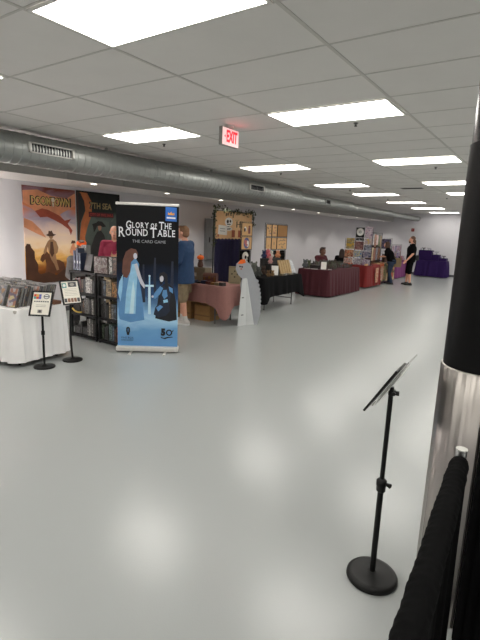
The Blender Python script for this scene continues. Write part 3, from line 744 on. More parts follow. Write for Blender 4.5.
# on top of the shelves
for k, x in enumerate((-6.11, -6.045, -5.985)):
    game_box('tall narrow navy and white box standing on the left shelf top, %s of three' % ('left', 'middle', 'right')[k], x, SY + .13, 1.0315, .052, .12, (.30, .335, .27)[k], print_mat('navy_white', [(.14, .2, .34), (.14, .2, .34), (.72, .76, .8), (.2, .27, .42)], 16, 2, .4), sidem('navy'), 0, 0, 'box', 'navy boxes on the shelf top')
game_box('black slanted display case on the left shelf top', -5.83, SY + .14, 1.0315, .17, .10, .25, facem('black', 1), sidem('black'), 0, -.22, 'display case')
game_box('small grey box behind the navy boxes on the shelf top', -6.08, SY + .265, 1.0315, .12, .08, .38, facem('grey', 2), sidem('pale grey'), 0, 0, 'box')
game_box('large brown and grey pictured box on the right shelf top', -5.455, SY + .14, 1.0315, .30, .2, .24, print_mat('brown_scene', [(.22, .15, .12), (.40, .31, .26), (.52, .49, .47), (.28, .15, .12)], 10, 5, .4, 'N'), sidem('brown'), 0, 0, 'game box')
game_box('tall pale grey box on the right shelf top beside the pictured box', -5.255, SY + .14, 1.0315, .075, .18, .25, facem('pale grey', 1), sidem('pale grey'), 0, 0, 'game box')
game_box('brown upright box on the right shelf top', -5.165, SY + .14, 1.0315, .085, .18, .25, facem('brown', 2), sidem('brown'), 0, 0, 'game box')
game_box('black box with a pale yellow label on the right shelf top by the banner', -5.045, SY + .14, 1.0315, .09, .18, .22, print_mat('black_yellow', [(.08, .08, .08), (.08, .08, .08), (.75, .68, .42)], 9, 3, .4), sidem('black'), 0, 0, 'game box')

# --- rose cloth table
M_rose = mat('rose_cloth', (.55, .385, .36), .85, 0, .05, 25, .2, 250)
RXc, RYc, RW, RDp, RH = -5.58, 6.92, 1.50, .70, .715
folding_table('folding table under the dusty rose cloth with boxes beneath', RXc, RYc, RW, RDp, RH, 0, .28)
cloth('dusty rose cloth draped to half height over the table beside the ghost', M_rose, RXc, RYc, RW + .02, RDp + .02, RH, .33, amp=.03, npl=23, flare=.02, corner=.30, cflare=.07, seed=5, csig=.13, cpow=1)
for (x, y, w, d, h, lab) in ((-5.92, 6.86, .36, .34, .34, 'plain brown cardboard box under the rose table, left one'), (-5.48, 6.90, .36, .34, .30, 'plain brown cardboard box under the rose table, right one near the leg')):
    t = thing('cardboard_box', lab, 'box', (x, y, 0), .05)
    MB().bb((-w / 2, -d / 2, .0), (w / 2, d / 2, h)).build('carton', M_card, t, bevel=.004)
    b = MB(); b.bb((-w / 2, -d / 2, h + .0005), (-.003, d / 2, h + .004)); b.bb((.003, -d / 2, h + .0005), (w / 2, d / 2, h + .004)); b.build('flap', M_card, t)
    MB().bb((-w / 2, -d / 2 - .0015, h * .28), (w / 2, -d / 2 - .0005, h * .28 + .03)).build('tape', mat('brown_tape', (.50, .36, .20), .3), t)
RZ = RH + .0085
M_pump = mat('pumpkin_orange', (.95, .42, .10), .5, 0, .08, 20)
def pumpkin(parent, c, r, name='pumpkin'):
    b = MB(); n = 32; k = 10; vs = []
    for i in range(k + 1):
        ph = -PI / 2 + PI * i / k
        for j in range(n):
            t = 2 * PI * j / n; rr = r * (1 + .06 * math.cos(8 * t)) * max(math.cos(ph), .02)
            vs.append((c[0] + rr * math.cos(t), c[1] + rr * math.sin(t), c[2] + r * .72 * math.sin(ph)))
    fs = [(i * n + j, i * n + (j + 1) % n, (i + 1) * n + (j + 1) % n, (i + 1) * n + j) for i in range(k) for j in range(n)]
    b.add(vs, fs + [tuple(range(n - 1, -1, -1)), tuple(k * n + j for j in range(n))]); o = b.build(name, M_pump, parent, True)
    MB().tube([(c[0], c[1], c[2] + r * .66), (c[0] + r * .1, c[1], c[2] + r * .95)], [r * .16, r * .1], 8).build('stem', mat('pumpkin_stem', (.35, .3, .15), .7), o, True)
    return o
t = thing('pumpkin_jar', 'dark brown jar topped by a bright orange pumpkin on a tan crate', 'jar', (-5.87, 7.14, RZ + .252), 0)
MB().lathe([(.045, 0), (.06, .03), (.055, .08), (.04, .12), (.05, .14), (.02, .15)], n=20).build('jar_body', mat('jar_brown', (.30, .17, .12), .4), t, True)
pumpkin(t, (0, 0, .195), .068)
t = thing('storage_crate', 'greenish tan crate standing on the rose table under the pumpkin jar', 'crate', (-5.86, 7.12, RZ), 0)
b = MB(); W, D2, Hh = .21, .11, .25
b.bb((-W, -D2, 0), (W, D2, .012)); b.bb((-W, -D2, .012), (W, -D2 + .012, Hh)); b.bb((-W, D2 - .012, .012), (W, D2, Hh)); b.bb((-W, -D2 + .012, .012), (-W + .012, D2 - .012, Hh)); b.bb((W - .012, -D2 + .012, .012), (W, D2 - .012, Hh)); b.bb((-W + .012, -D2 + .012, Hh - .014), (W - .012, D2 - .012, Hh - .002))
b.build('crate_body', mat('crate_tan', (.40, .36, .29), .8, 0, .15, 12), t)
MB().bb((-.06, -D2 - .004, .08), (.0, -D2 - .001, .15)).build('label_plate', mat('pale_label', (.66, .63, .58), .6), t)
t = thing('treasure_chest', 'small dark reddish brown wooden chest with metal bands on the rose table', 'chest', (-5.40, 6.88, RZ), .35)
MB().bb((-.13, -.075, 0), (.13, .075, .12)).build('chest_body', mat('chest_wood', (.32, .17, .11), .5, 0, .2, 10), t, bevel=.004)
b = MB(); prof = [(-.075, .122)] + [(-.075 * math.cos(PI * k / 10), .122 + .07 * math.sin(PI * k / 10)) for k in range(11)]
b2 = MB(); vs = [(x, y, z) for x in (-.13, .13) for y, z in prof[1:]]; m_ = 11
b2.add(vs, [tuple(range(m_ - 1, -1, -1)), tuple(range(m_, 2 * m_))] + [(i, (i + 1) % m_, m_ + (i + 1) % m_, m_ + i) for i in range(m_)]).build('chest_lid', mat('chest_wood', (.3, .2, .1)), t)
b = MB()
for x in (-.10, .10): b.bb((x - .012, -.078, 0), (x + .012, -.0755, .12))
b.bb((-.02, -.082, .085), (.02, -.0785, .135)); b.build('metal_band', mat('aged_brass', (.45, .32, .16), .4, .7), t)
t = thing('game_board', 'pale upright board with four dark spots standing on the rose table by the ghost', 'board', (-5.02, 7.14, RZ + .002), .30)
MB().bb((-.12, -.008, 0), (.12, .008, .33)).build('panel', mat('board_cream', (.62, .58, .46), .6, 0, .06), t, bevel=.003)
b = MB()
for q in ((0, .24), (0, .13), (-.055, .185), (.055, .185)): b.prism(circ(q[0], q[1], .016), -.0098, -.0086)
b.prism([(-.1, .02), (.1, .02), (.1, .024), (-.1, .024)], -.0098, -.0086); b.prism([(-.1, .306), (.1, .306), (.1, .31), (-.1, .31)], -.0098, -.0086)
b.build('spots', mat('spot_dark', (.30, .27, .20), .6), t)
MB().box((0, .05, .09), (.16, .006, .2), (-.35, 0, 0)).build('easel_back', mat('board_cream', (.6, .6, .5)), t)
# small things laid out along its front edge
bits = [(-6.08, 'white', .22, .16, .012, 'sheet of white paper lying on the rose table beside the man', 'paper'), (-5.80, 'dark grey', .16, .1, .02, 'dark grey flat box on the rose table near the man', 'box'),
        (-5.62, 'navy', .1, .09, .05, 'small navy box on the front of the rose table', 'box'), (-5.50, 'black', .09, .1, .03, 'small black box on the front of the rose table', 'box'), (-5.385, 'navy', .09, .1, .06, 'blue card deck standing on the rose table front edge', 'card deck'),
        (-5.28, 'red', .08, .1, .055, 'red card deck beside the blue one on the rose table', 'card deck'), (-5.175, 'ochre', .08, .08, .045, 'ochre card deck on the rose table', 'card deck'), (-5.07, 'tan', .09, .09, .05, 'tan card deck on the rose table', 'card deck'), (-4.965, 'dark grey', .09, .09, .06, 'dark grey card deck at the ghost end of the rose table', 'card deck')]
for x, c, w, d, h, lab, cat in bits:
    t = thing('card_deck' if 'deck' in lab else ('paper_sheet' if 'paper' in cat else 'flat_box'), lab, cat, (x, 6.68, RZ), random.uniform(-.15, .15))
    MB().bb((-w / 2, -d / 2, 0), (w / 2, d / 2, h)).build('body', sidem(c), t, bevel=.002)
    if h > .015:
        MB().bb((-w / 2 + .006, -d / 2 + .006, h + .0003), (w / 2 - .006, d / 2 - .006, h + .0013)).build('printed_face', facem(c, 4), t)

# --- white ghost standee seen from behind
gh = thing('ghost_standee', 'white life-size cardboard ghost standee with orange cap seen from behind', 'standee', (-4.62, 7.08, 0), math.radians(42))
M_gh = mat('standee_white', (.82, .83, .83), .6, 0, .02, 8); M_gh2 = mat('standee_grey', (.66, .67, .69), .6, 0, .04, 12)
poly = [(-.20, .0), (-.17, .30), (-.16, .58), (-.19, .74), (-.16, .86), (-.235, .93), (-.28, 1.03), (-.27, 1.13), (-.21, 1.185), (-.12, 1.19), (-.04, 1.15), (.02, 1.07), (.07, .97), (.13, .86)]
x, z = .13, .86
for k in range(9):
    z2 = .86 - (k + 1) * .075; xx = .15 + .11 * math.sin(min(1, (k + 1) / 6) * PI / 2)
    poly += [(xx + .012, z2 + .05), (xx + .014, z2 + .02), (xx - .006, z2)]
poly += [(.24, .12), (.22, .06), (.20, .0)]
poly = [(x if x < .0 else x * .80, z) for x, z in poly]
MB().prism(poly, .0, .010).build('cutout_board', M_gh2, gh)
b = MB(); fin = [(-.24, 0), (-.045, 0), (-.06, .89), (-.135, .89)]
vs = [(-.235, -.16, 0), (-.175, -.165, .86), (-.09, -.105, .865), (-.07, -.10, 0)]
def quad_board(b, q, th=.006):
    q = [Vector(v) for v in q]; n = (q[1] - q[0]).cross(q[2] - q[0]).normalized() * th
    b.add(q + [v + n for v in q], [(0, 1, 2, 3), (7, 6, 5, 4), (0, 4, 5, 1), (1, 5, 6, 2), (2, 6, 7, 3), (3, 7, 4, 0)])
quad_board(b, [(-.23, -.17, 0), (-.165, -.12, .87), (-.085, -.06, .875), (-.055, -.05, 0)]); quad_board(b, [(-.050, -.05, 0), (-.080, -.06, .875), (-.06, -.008, .85), (.10, -.012, 0)])
b.build('easel_fin', M_gh, gh)
b = MB(); 
for z in (.20, .52): b.box((-.145, -.125 + .02 * (z > .3), z), (.05, .008, .02), (0, 0, .55))
b.build('tab', mat('tab_grey', (.48, .49, .50), .6), gh)  # tabs in a darker grey than the fin
flat([(P0, 0, 1) for P0 in ([(-.25, 1.125), (-.20, 1.205), (-.12, 1.215), (-.10, 1.15), (-.17, 1.13)],)], gh, 'orange_cap', [M_pump], -.002)
flat([(circ(-.185, 1.07, .06, .05), 0, 1), (circ(-.205, 1.08, .016), 1, 3), (circ(-.165, 1.075, .016), 1, 3), (circ(-.18, 1.035, .02, .01), 2, 3)], gh, 'printed_face', [mat('standee_face', (.70, .68, .68), .6), M_ink, red], -.002)

# --- navy backdrop with brown sign and garland
bk = thing('booth_backdrop', 'tall booth backdrop with brown paper sign over navy cloth and leafy garland', 'backdrop', (-7.0, 9.80, 0), PI / 2)
for x in (-.81, .81):
    b = MB(); b.tube([(x, 0, .03), (x, 0, 2.2)], .016, 10); b.box((x, 0, .011), (.06, .4, .022)); b.build('upright_pole', M_blackmetal, bk, True)
MB().tube([(-.83, 0, 2.19), (.83, 0, 2.19)], .014, 10).build('cross_bar', M_blackmetal, bk, True)
M_navy = mat('navy_cloth', (.19, .18, .275), .9, 0, .06, 20, spec=.1)
vs = []; nx = 80
for i in range(13):
    z = 1.56 - 1.53 * i / 12
    for j in range(nx + 1):
        x = -.80 + 1.60 * j / nx; vs.append((x, -.022 - .012 * math.sin(x * 38) - .006 * math.sin(x * 71 + 1), z))
MB().add(vs, [(i * (nx + 1) + j, i * (nx + 1) + j + 1, (i + 1) * (nx + 1) + j + 1, (i + 1) * (nx + 1) + j) for i in range(12) for j in range(nx)]).build('navy_drape', M_navy, bk, True, solid=.003)
pl = [(-.80, 2.18), (.80, 2.18), (.80, 1.52)]
k = 0
n = 22
for i in range(n + 1):
    x = .80 - 1.6 * i / n
    pl.append((x, 1.50 + (.0 if i % 2 else .025)))
pl.append((-.80, 1.52))
MB().prism(pl, -.050, -.046).build('paper_sign', ramp_mat('kraft_paper', [(0, (.88, .70, .52)), (.5, (.95, .80, .62)), (1, (.92, .75, .57))], 'X', -.8, .8, .8, .5, 3, (3, 1, .5)), bk)
ink = mat('sign_ink', (.20, .16, .13), .7)
flat([(circ(-.26, 1.93, .17, .11), 1, 3), (circ(-.31, 1.94, .045), 0, 4), (circ(-.20, 1.95, .035), 0, 4), ([(-.34, 1.86), (-.18, 1.86), (-.19, 1.885), (-.33, 1.885)], 0, 4), (circ(-.25, 1.76, .14, .05), 1, 3), ([(-.33, 1.74), (-.18, 1.75), (-.18, 1.775), (-.33, 1.765)], 0, 4),
      ([(-.70, 1.62), (-.33, 1.60), (-.31, 1.83), (-.68, 1.85)], 1, 1), ([(-.62, 1.70), (-.42, 1.69), (-.42, 1.70), (-.62, 1.71)], 0, 2), ([(-.62, 1.76), (-.42, 1.75), (-.42, 1.76), (-.62, 1.77)], 0, 2),
      ([(-.72, 1.56), (-.66, 1.56), (-.66, 1.62), (-.72, 1.62)], 2, 1)] +
     [([(x, 1.55), (x + .14, 1.55), (x + .14, 1.73), (x, 1.73)], 2, 1) for x in (-.12, .16)] +
     [([(x * 1.25 - .20, z), (x * 1.25 - .20 + w * 1.5, z + .01), (x * 1.25 - .20 + w * 1.5, z + h * 1.1), (x * 1.25 - .20, z + h * 1.1 - .01)], 0, 1) for x, z, w, h in ((-.16, 2.06, .03, .08), (-.10, 2.08, .03, .07), (.08, 2.03, .025, .09), (-.02, 2.08, .06, .02), (-.14, 1.80, .1, .025), (-.06, 1.76, .10, .02), (.22, 1.80, .028, .15), (.25, 1.87, .07, .022), (.33, 1.80, .025, .15), (.40, 1.80, .025, .15), (.40, 1.93, .08, .022), (.46, 1.80, .025, .09), (.53, 1.82, .022, .12), (.17, 1.98, .12, .015))],
     bk, 'sign_drawing', [ink, M_paper, mat('sign_terracotta', (.70, .38, .28), .7)], -.0505)
gb = MB()
rg = random.Random(4)
path = [(-.86, 1.35), (-.85, 1.6), (-.84, 1.85), (-.85, 2.1), (-.84, 2.27), (-.6, 2.25), (-.35, 2.2), (-.1, 2.17), (.1, 2.2), (.4, 2.16), (.65, 2.22), (.84, 2.2), (.86, 2.0), (.85, 1.85)]
pts3 = [(x, -.06, z) for x, z in path]
stem = MB(); stem.tube(pts3, .006, 6)
for i in range(len(path) - 1):
    for _ in range(26):
        t_ = rg.random(); x = path[i][0] * (1 - t_) + path[i + 1][0] * t_; z = path[i][1] * (1 - t_) + path[i + 1][1] * t_
        c = Vector((x + rg.gauss(0, .035), -.065 + rg.gauss(0, .02), z + rg.gauss(0, .035)))
        R = Euler((rg.uniform(0, 6), rg.uniform(0, 6), rg.uniform(0, 6))).to_matrix(); s_ = rg.uniform(.02, .04)
        q = [R @ Vector(v) * s_ + c for v in ((-1, 0, 0), (0, -.5, .1), (1, 0, 0), (0, .5, .1), (0, 0, .16))]
        gb.add(q, [(0, 1, 4), (1, 2, 4), (2, 3, 4), (3, 0, 4), (0, 3, 2, 1)])
so = stem.build('garland', mat('garland_stem', (.25, .25, .15), .8), bk, True)
gb.build('leaves', mat('garland_leaf', (.27, .30, .20), .7, 0, .3, 15), so)

# --- grid display towers
M_bcloth0 = mat('backing_cloth', (.05, .05, .055), .9, 0, .05, 20, spec=.1)
M_wire = mat('black_wire', (.06, .06, .06), .4, .2, 0)
def grid_tower(label, y0, x, z1, cols, pitch=.08):
    """wire grid standing along the wall; local x runs down the hall"""
    w = cols
    t = thing('wire_grid_stand', label, 'display stand', (x, y0 + w / 2, 0), PI / 2)
    b = MB(); nz = int(round(z1 / pitch)); nx_ = int(round(w / pitch))
    for i in range(1, nx_):
        xx = -w / 2 + w * i / nx_; b.tube([(xx, 0, .06), (xx, 0, z1)], .0035, 5)
    for i in range(1, nz):
        z = .06 + (z1 - .06) * i / nz; b.tube([(-w / 2, .004, z), (w / 2, .004, z)], .0035, 5)
    b.build('wires', M_wire, t)
    b = MB(); b.tube([(-w / 2, 0, .02), (-w / 2, 0, z1), (w / 2, 0, z1), (w / 2, 0, .02)], .008, 8); b.build('frame', M_wire, t)
    MB().bb((-w / 2 + .012, .010, .30), (w / 2 - .012, .014, 1.23)).build('black_backing', M_bcloth0, t)
    for sx in (-1, 1):
        b = MB(); b.tube([(sx * w / 2, -.2, .008), (sx * w / 2, .2, .008)], .008, 8); b.build('foot', M_wire, t)
    return t
grid_tower('black wire grid stand with two framed pictures and a skull mask beside the navy backdrop', 9.42, -6.5, 1.95, .50)
grid_tower('black wide wire grid stand hung with brown boards behind the black table', 10.44, -6.42, 1.95, 1.16)
M_corkb = mat('kraft_board', (.84, .67, .47), .8, 0, .05, 14); M_cork = mat('cork', (.64, .47, .29), .85, 0, .12, 60); M_frame = mat('frame_black', (.09, .085, .08), .5)
def board(label, y, x, z, w, h, base, marks=None, cat='display board', group=None, frame=True, name='display_board'):
    t = thing(name, label, cat, (x, y, z), PI / 2, group)
    MB().bb((-w / 2 + .012, -.010, .012), (w / 2 - .012, -.002, h - .012)).build('panel', base, t)
    if frame:
        b = MB(); q = .014
        b.bb((-w / 2, -.016, 0), (w / 2, 0, q)); b.bb((-w / 2, -.016, h - q), (w / 2, 0, h)); b.bb((-w / 2, -.016, q), (-w / 2 + q, 0, h - q)); b.bb((w / 2 - q, -.016, q), (w / 2, 0, h - q)); b.build('frame', M_frame, t)
    if marks: flat(marks[0], t, 'drawing', marks[1], -.0105)
    return t
pk = mat('draw_pink', (.72, .42, .42), .6); bl = mat('draw_blue', (.35, .36, .55), .6)
X1 = -6.484
board('framed kraft picture with a maroon shape, top of the narrow grid stand', 9.67, X1, 1.60, .48, .33, M_corkb, ([(circ(-.08, .17, .055, .06), 0, 1), (circ(-.10, .15, .04, .05), 1, 2), ([(.05, .06), (.15, .06), (.15, .20), (.05, .20)], 2, 1), (circ(.1, .23, .045, .03), 2, 1)], [M_paper, ink, mat('draw_maroon', (.48, .26, .24), .6)]), 'picture', None, True, 'framed_picture')
board('framed kraft picture of a round blue emblem on the narrow grid stand', 9.67, X1, 1.26, .48, .33, M_corkb, ([(circ(0, .165, .13, .14), 0, 1), (circ(-.04, .19, .07, .06), 1, 2), (circ(.05, .15, .05, .08), 2, 2), (circ(0, .12, .06, .03), 1, 3)], [bl, pk, M_paper]), 'picture', None, True, 'framed_picture')
t = thing('skull_mask', 'white skull mask with black eye hollows hanging on the narrow grid stand', 'mask', (X1 + .05, 9.58, 1.02), PI / 2)
b = MB(); b.ell((0, 0, .08), (.125, .045, .115)); b.ell((0, -.005, -.05), (.085, .04, .09)); o = b.build('skull', mat('skull_bone', (.86, .84, .80), .6, 0, .04), t, True)
b = MB(); b.ell((-.045, -.040, .065), (.045, .014, .045)); b.ell((.055, -.038, .055), (.034, .014, .034)); b.ell((.01, -.044, -.01), (.014, .01, .022)); b.build('eye_hollow', M_ink, t, True)
b = MB()
for k in range(5): b.bb((-.045 + k * .02, -.045, -.10), (-.029 + k * .02, -.035, -.075))
b.build('teeth', mat('skull_tooth', (.75, .72, .66), .6), t)
board('dark purple picture at the bottom of the narrow grid stand behind the ghost', 9.68, X1, .62, .42, .22, print_mat('purple_print', [(.14, .08, .12), (.34, .2, .28), (.1, .08, .1)], 12, 3, .6, 'N'), None, 'picture', None, False, 'hanging_print')
X2 = -6.40
ym = [10.445, 10.735, 11.025, 11.60]
def bits_(seed, cols, n=9):
    r = random.Random(seed); L = []
    for _ in range(n):
        x = r.uniform(-.10, .07); z = r.uniform(.06, .25); w = r.uniform(.02, .05); L.append(([(x, z), (x + w, z), (x + w, z + .022), (x, z + .022)], r.randrange(len(cols)), 1))
    return (L, cols)
board('kraft board with pink and grey pictures, top left on the wide grid stand', 10.59, X2, 1.595, .28, .33, M_corkb, bits_(1, [pk, g4, bl], 12))
board('kraft board with small grey and red pictures, top middle on the wide grid stand', 10.88, X2, 1.595, .28, .33, M_corkb, bits_(2, [g4, g4, pk], 11))
board('empty brown cork board, top right on the wide grid stand', 11.31, X2, 1.595, .56, .33, M_cork)
board('kraft board with faint marks, lower left on the wide grid stand', 10.59, X2, 1.255, .28, .33, M_corkb, ([([(-.02, .08), (0, .08), (0, .13), (-.02, .13)], 0, 1)], [mat('draw_tan', (.6, .42, .26), .7)]))
board('kraft board with one small dark mark, lower middle on the wide grid stand', 10.88, X2, 1.255, .28, .33, M_corkb, ([([(-.01, .13), (.015, .13), (.015, .2), (-.01, .2)], 0, 1)], [g4]))
board('kraft board with rows of dark trinkets, lower right on the wide grid stand', 11.31, X2, 1.255, .56, .33, M_corkb, ([([(x, z), (x + .05, z), (x + .05, z + .025), (x, z + .025)], 0, 1) for x, z in ((-.18, .22), (-.1, .24), (-.02, .23), (.06, .25), (.13, .24), (-.16, .12), (-.06, .14), (.05, .12), (.02, .05), (-.02, .06), (.12, .15))], [g4]))

# ------------------------------------------------------------------ small goods
def plush(label, x, y, z, s, col, rot=0, col2=None, group=None):
    t = thing('plush_toy', label, 'plush toy', (x, y, z), rot, group)
    m = mat('plush_' + '_'.join('%02d' % int(c * 99) for c in col).replace('.', ''), col, .95, 0, .12, 30, .4, 150)
    b = MB(); b.ell((0, 0, .36 * s), (.30 * s, .26 * s, .36 * s)); b.ell((0, -.03 * s, .80 * s), (.27 * s, .25 * s, .24 * s))
    for q in (-1, 1):
        b.capsule((q * .24 * s, -.08 * s, .5 * s), (q * .36 * s, -.2 * s, .3 * s), .09 * s, .08 * s); b.capsule((q * .17 * s, -.1 * s, .1 * s), (q * .22 * s, -.36 * s, .1 * s), .10 * s, .09 * s)
    b.build('body', m, t, True)
    for q in (-1, 1): MB().ell((q * .20 * s, 0, 1.03 * s), (.09 * s, .05 * s, .12 * s)).build('ear', m if not col2 else mat('plush_ear_' + '_'.join('%02d' % int(c * 99) for c in col2), col2, .95), t, True)
    e = MB()
    for q in (-1, 1): e.ell((q * .09 * s, -.26 * s, .84 * s), .03 * s)
    e.build('eyes', M_ink, t, True)
    return t
def figurine(label, x, y, z, h, m, rot=0, group=None, kind=0):
    t = thing('figurine', label, 'figurine', (x, y, z), rot, group)
    MB().lathe([(.36 * h, 0), (.38 * h, .03 * h), (.30 * h, .08 * h)], n=14).build('base', M_black, t, True)
    b = MB(); b.lathe([(.20 * h, .085 * h), (.16 * h, .3 * h), (.21 * h, .55 * h), (.15 * h, .70 * h), (.07 * h, .76 * h)], n=12, sy=.7); b.ell((0, -.02 * h, .87 * h), (.12 * h, .12 * h, .13 * h), 10, 8)
    if kind == 0: b.capsule((.19 * h, 0, .66 * h), (.33 * h, -.12 * h, .45 * h), .06 * h, .05 * h, 8); b.capsule((-.19 * h, 0, .66 * h), (-.36 * h, -.05 * h, .85 * h), .06 * h, .05 * h, 8)
    else:
        for q in (-1, 1): b.add([(q * .1 * h, .06 * h, .7 * h), (q * .6 * h, .12 * h, .95 * h), (q * .55 * h, .12 * h, .6 * h), (q * .15 * h, .08 * h, .4 * h), (q * .1 * h, .02 * h, .7 * h), (q * .6 * h, .09 * h, .95 * h), (q * .55 * h, .09 * h, .6 * h), (q * .15 * h, .04 * h, .4 * h)], [(0, 1, 2, 3), (7, 6, 5, 4), (0, 4, 5, 1), (1, 5, 6, 2), (2, 6, 7, 3), (3, 7, 4, 0)])
    b.build('figure', m, t, True)
    return t
def card_sign(label, x, y, z, w, h, rot, m, tilt=.25, cat='sign', name='table_sign', marks=False):
    t = thing(name, label, cat, (x, y, z), rot)
    b = MB(); b.box((0, 0, h / 2 + .003), (w, .004, h)); o = b.build('face_sheet', m, t); o.rotation_euler = (-tilt, 0, 0)
    MB().box((0, h * math.sin(tilt) + .014, h * .40), (w * .6, .004, h * .82), (tilt * .6, 0, 0)).build('easel_back', M_white, t)
    return t

# ------------------------------------------------------------------ black table with plush and prints
M_bcloth = mat('black_cloth', (.06, .06, .068), .85, 0, .05, 25, .2, 250, spec=.1)
BTx, BTy = -5.50, 9.28
folding_table('folding table with bent grey legs under the black cloth', BTx, BTy, 1.76, .70, .735, PI / 2, .25)
cloth('black cloth draped to half height over the table behind the ghost', M_bcloth, BTx, BTy, 1.78, .72, .735, .42, PI / 2, amp=.03, npl=15, flare=.02, corner=.14, cflare=.08, seed=9)
BZ = .735 + .0085
yy = lambda px: 8.72 + (px - 256) * .036
plush('dark grey plush animal at the ghost end of the black table', -5.42, 8.62, BZ, .21, (.27, .28, .27), .5)
plush('grey green plush animal behind the dark one on the black table', -5.70, 8.86, BZ, .27, (.38, .39, .36), .8)
plush('brown plush animal lying low at the front of the black table', -5.27, 8.80, BZ, .13, (.42, .32, .22), .6)
plush('small tan plush animal beside the white sign on the black table', -5.28, 9.00, BZ, .12, (.55, .44, .30), .4)
plush('dark brown plush animal behind the white sign on the black table', -5.60, 9.12, BZ, .18, (.26, .2, .17), .7)
card_sign('blank white upright sign standing on the black table', -5.34, 9.20, BZ, .16, .22, .55, M_paper)
# stepped riser and what stands on it
ri = thing('display_riser', 'black stepped display riser on the black table', 'riser', (-5.60, 9.66, BZ), PI / 2)
for k, (h0, y0) in enumerate(((.12, -.14), (.24, -.0), (.36, .14))):
    MB().bb((-.38, y0 - .068, 0), (.38, y0 + .068, h0)).build('step', M_frame, ri)
plush('bright pink plush animal on the top of the riser on the black table', -5.735, 9.50, BZ + .362, .20, (.80, .42, .45), .5, (.85, .8, .8))
plush('navy plush animal on the top of the riser left of the pink one', -5.735, 9.33, BZ + .362, .17, (.17, .2, .33), .6)
plush('small white plush animal on the riser right of the pink one', -5.735, 9.66, BZ + .362, .17, (.78, .77, .74), .4, (.4, .6, .6))
plush('orange and cream plush animal at the right end of the riser', -5.735, 9.98, BZ + .362, .17, (.80, .55, .40), .5, (.85, .8, .75))
plush('pale pink small plush animal on the middle step of the riser', -5.60, 9.42, BZ + .242, .15, (.76, .58, .56), .4)
for k in range(5):
    t = thing('paper_fan', 'tan folded paper bundle leaning on the riser of the black table', 'paper goods', (-5.345, 9.46 + k * .112, BZ + .002), PI / 2, 'tan paper bundles on the black table')
    o = MB().box((0, 0, .165), (.10, .035, .36)).build('bundle', mat('tan_paper', (.66, .55, .38), .7, 0, .12, 30), t, bevel=.003); o.rotation_euler = (-.42, .22, 0)
    o.location = (0, -.04, .012)
for k in range(4):
    t = thing('greeting_card', 'white card leaning in the row at the right end of the black table', 'card', (-5.325, 10.02 + k * .04, BZ + .002), PI / 2, 'white cards on the black table')
    o = MB().box((0, 0, .17), (.10, .008, .36)).build('card_sheet', print_mat('card_grey', [(.78, .78, .78), (.55, .58, .62), (.85, .85, .85)], 18, 1, .6, 'N'), t); o.rotation_euler = (-.5, .12, 0); o.location = (0, -.02, .012)
for k, (y, x, c) in enumerate(((9.32, -5.22, 'tan'), (9.43, -5.20, 'white'), (9.54, -5.21, 'brown'), (9.65, -5.20, 'tan'), (9.76, -5.21, 'white'), (9.86, -5.20, 'grey'))):
    t = thing('trinket_box', '%s flat trinket box at the front of the black table, %s from the white sign' % (c, ordw[k]), 'box', (x, y, BZ), PI / 2 + .1 * k)
    MB().bb((-.05, -.04, 0), (.05, .04, .035)).build('tray', sidem(c), t, bevel=.003); MB().bb((-.043, -.033, .0353), (.043, .033, .038)).build('lid', facem(c, k), t)

# ------------------------------------------------------------------ maroon table with figurines
M_maroon = mat('maroon_cloth', (.27, .07, .115), .8, 0, .06, 20, .15, 250)
MTx, MTy, MW, MD = -5.54, 12.82, 2.30, .94
folding_table('folding table hidden under the floor length maroon cloth', MTx, MTy, 2.26, .88, .745, PI / 2)
cloth('floor length maroon pleated cloth on the long table in the middle of the left side', M_maroon, MTx, MTy, MW, MD, .745, .725, PI / 2, amp=.045, npl=34, flare=.03, cr=.03, seed=11)
MZ = .745 + .0085
fm = [mat('resin_dark', (.20, .20, .19), .5, .2, .1), mat('resin_olive', (.30, .31, .25), .5, .1, .1), mat('resin_grey', (.36, .36, .36), .5, .1, .1), mat('resin_brown', (.27, .22, .19), .5, .1, .1)]
rf = random.Random(21)
fp = []
fnames = ['dark', 'olive', 'grey', 'brown']
k = 0
for row, x in enumerate((-5.22, -5.42, -5.64, -5.84)):
    y = 12.10 + .06 * row
    while y < 13.88:
        if not (row == 0 and rf.random() < .35):
            ci = rf.randrange(4); hh = rf.uniform(.09, .15) + .022 * row
            lab = '%s sculpted figurine standing among the crowd on the maroon table' % fnames[ci]
            key = (ci, rf.randrange(2))
            pr = [q for q in fp if q[0] == key]
            if pr:
                o = dup(pr[0][1], (x, y, MZ), rf.uniform(-.6, 2.2), lab, 'figurines on the maroon table'); o.scale = (hh / .14,) * 3
            else:
                o = figurine(lab, x, y, MZ, .14, fm[ci], rf.uniform(0, 2), 'figurines on the maroon table', key[1]); fp.append((key, o)); o.scale = (hh / .14,) * 3
            k += 1
        y += rf.uniform(.13, .17)
card_sign('white upright sign on the near end of the maroon table', -5.33, 11.86, MZ, .15, .21, .4, M_paper)
t = thing('display_case', 'low dark glossy display case near the front of the maroon table', 'display case', (-5.62, 11.94, MZ), .1)
MB().bb((-.13, -.10, 0), (.13, .10, .10)).build('case_body', mat('case_dark', (.14, .12, .12), .25), t, bevel=.004)
MB().bb((-.12, -.09, .1003), (.12, .09, .104)).build('lid', fm[3], t)
for k, (x, y, c, w) in enumerate(((-5.80, 11.80, 'red', .16), (-5.55, 11.74, 'red', .18), (-5.20, 12.0, 'grey', .1))):
    t = thing('booklet', '%s flat booklet lying on the near end of the maroon table, %s' % (c, ('by the seated person', 'at the near edge', 'beside the white sign')[k]), 'booklet', (x, y, MZ), .2 * k)
    MB().bb((-w / 2, -.05, 0), (w / 2, .05, .012)).build('pages', M_paper, t); MB().bb((-w / 2 - .002, -.052, .0122), (w / 2 + .002, .052, .0145)).build('cover', sidem(c), t)
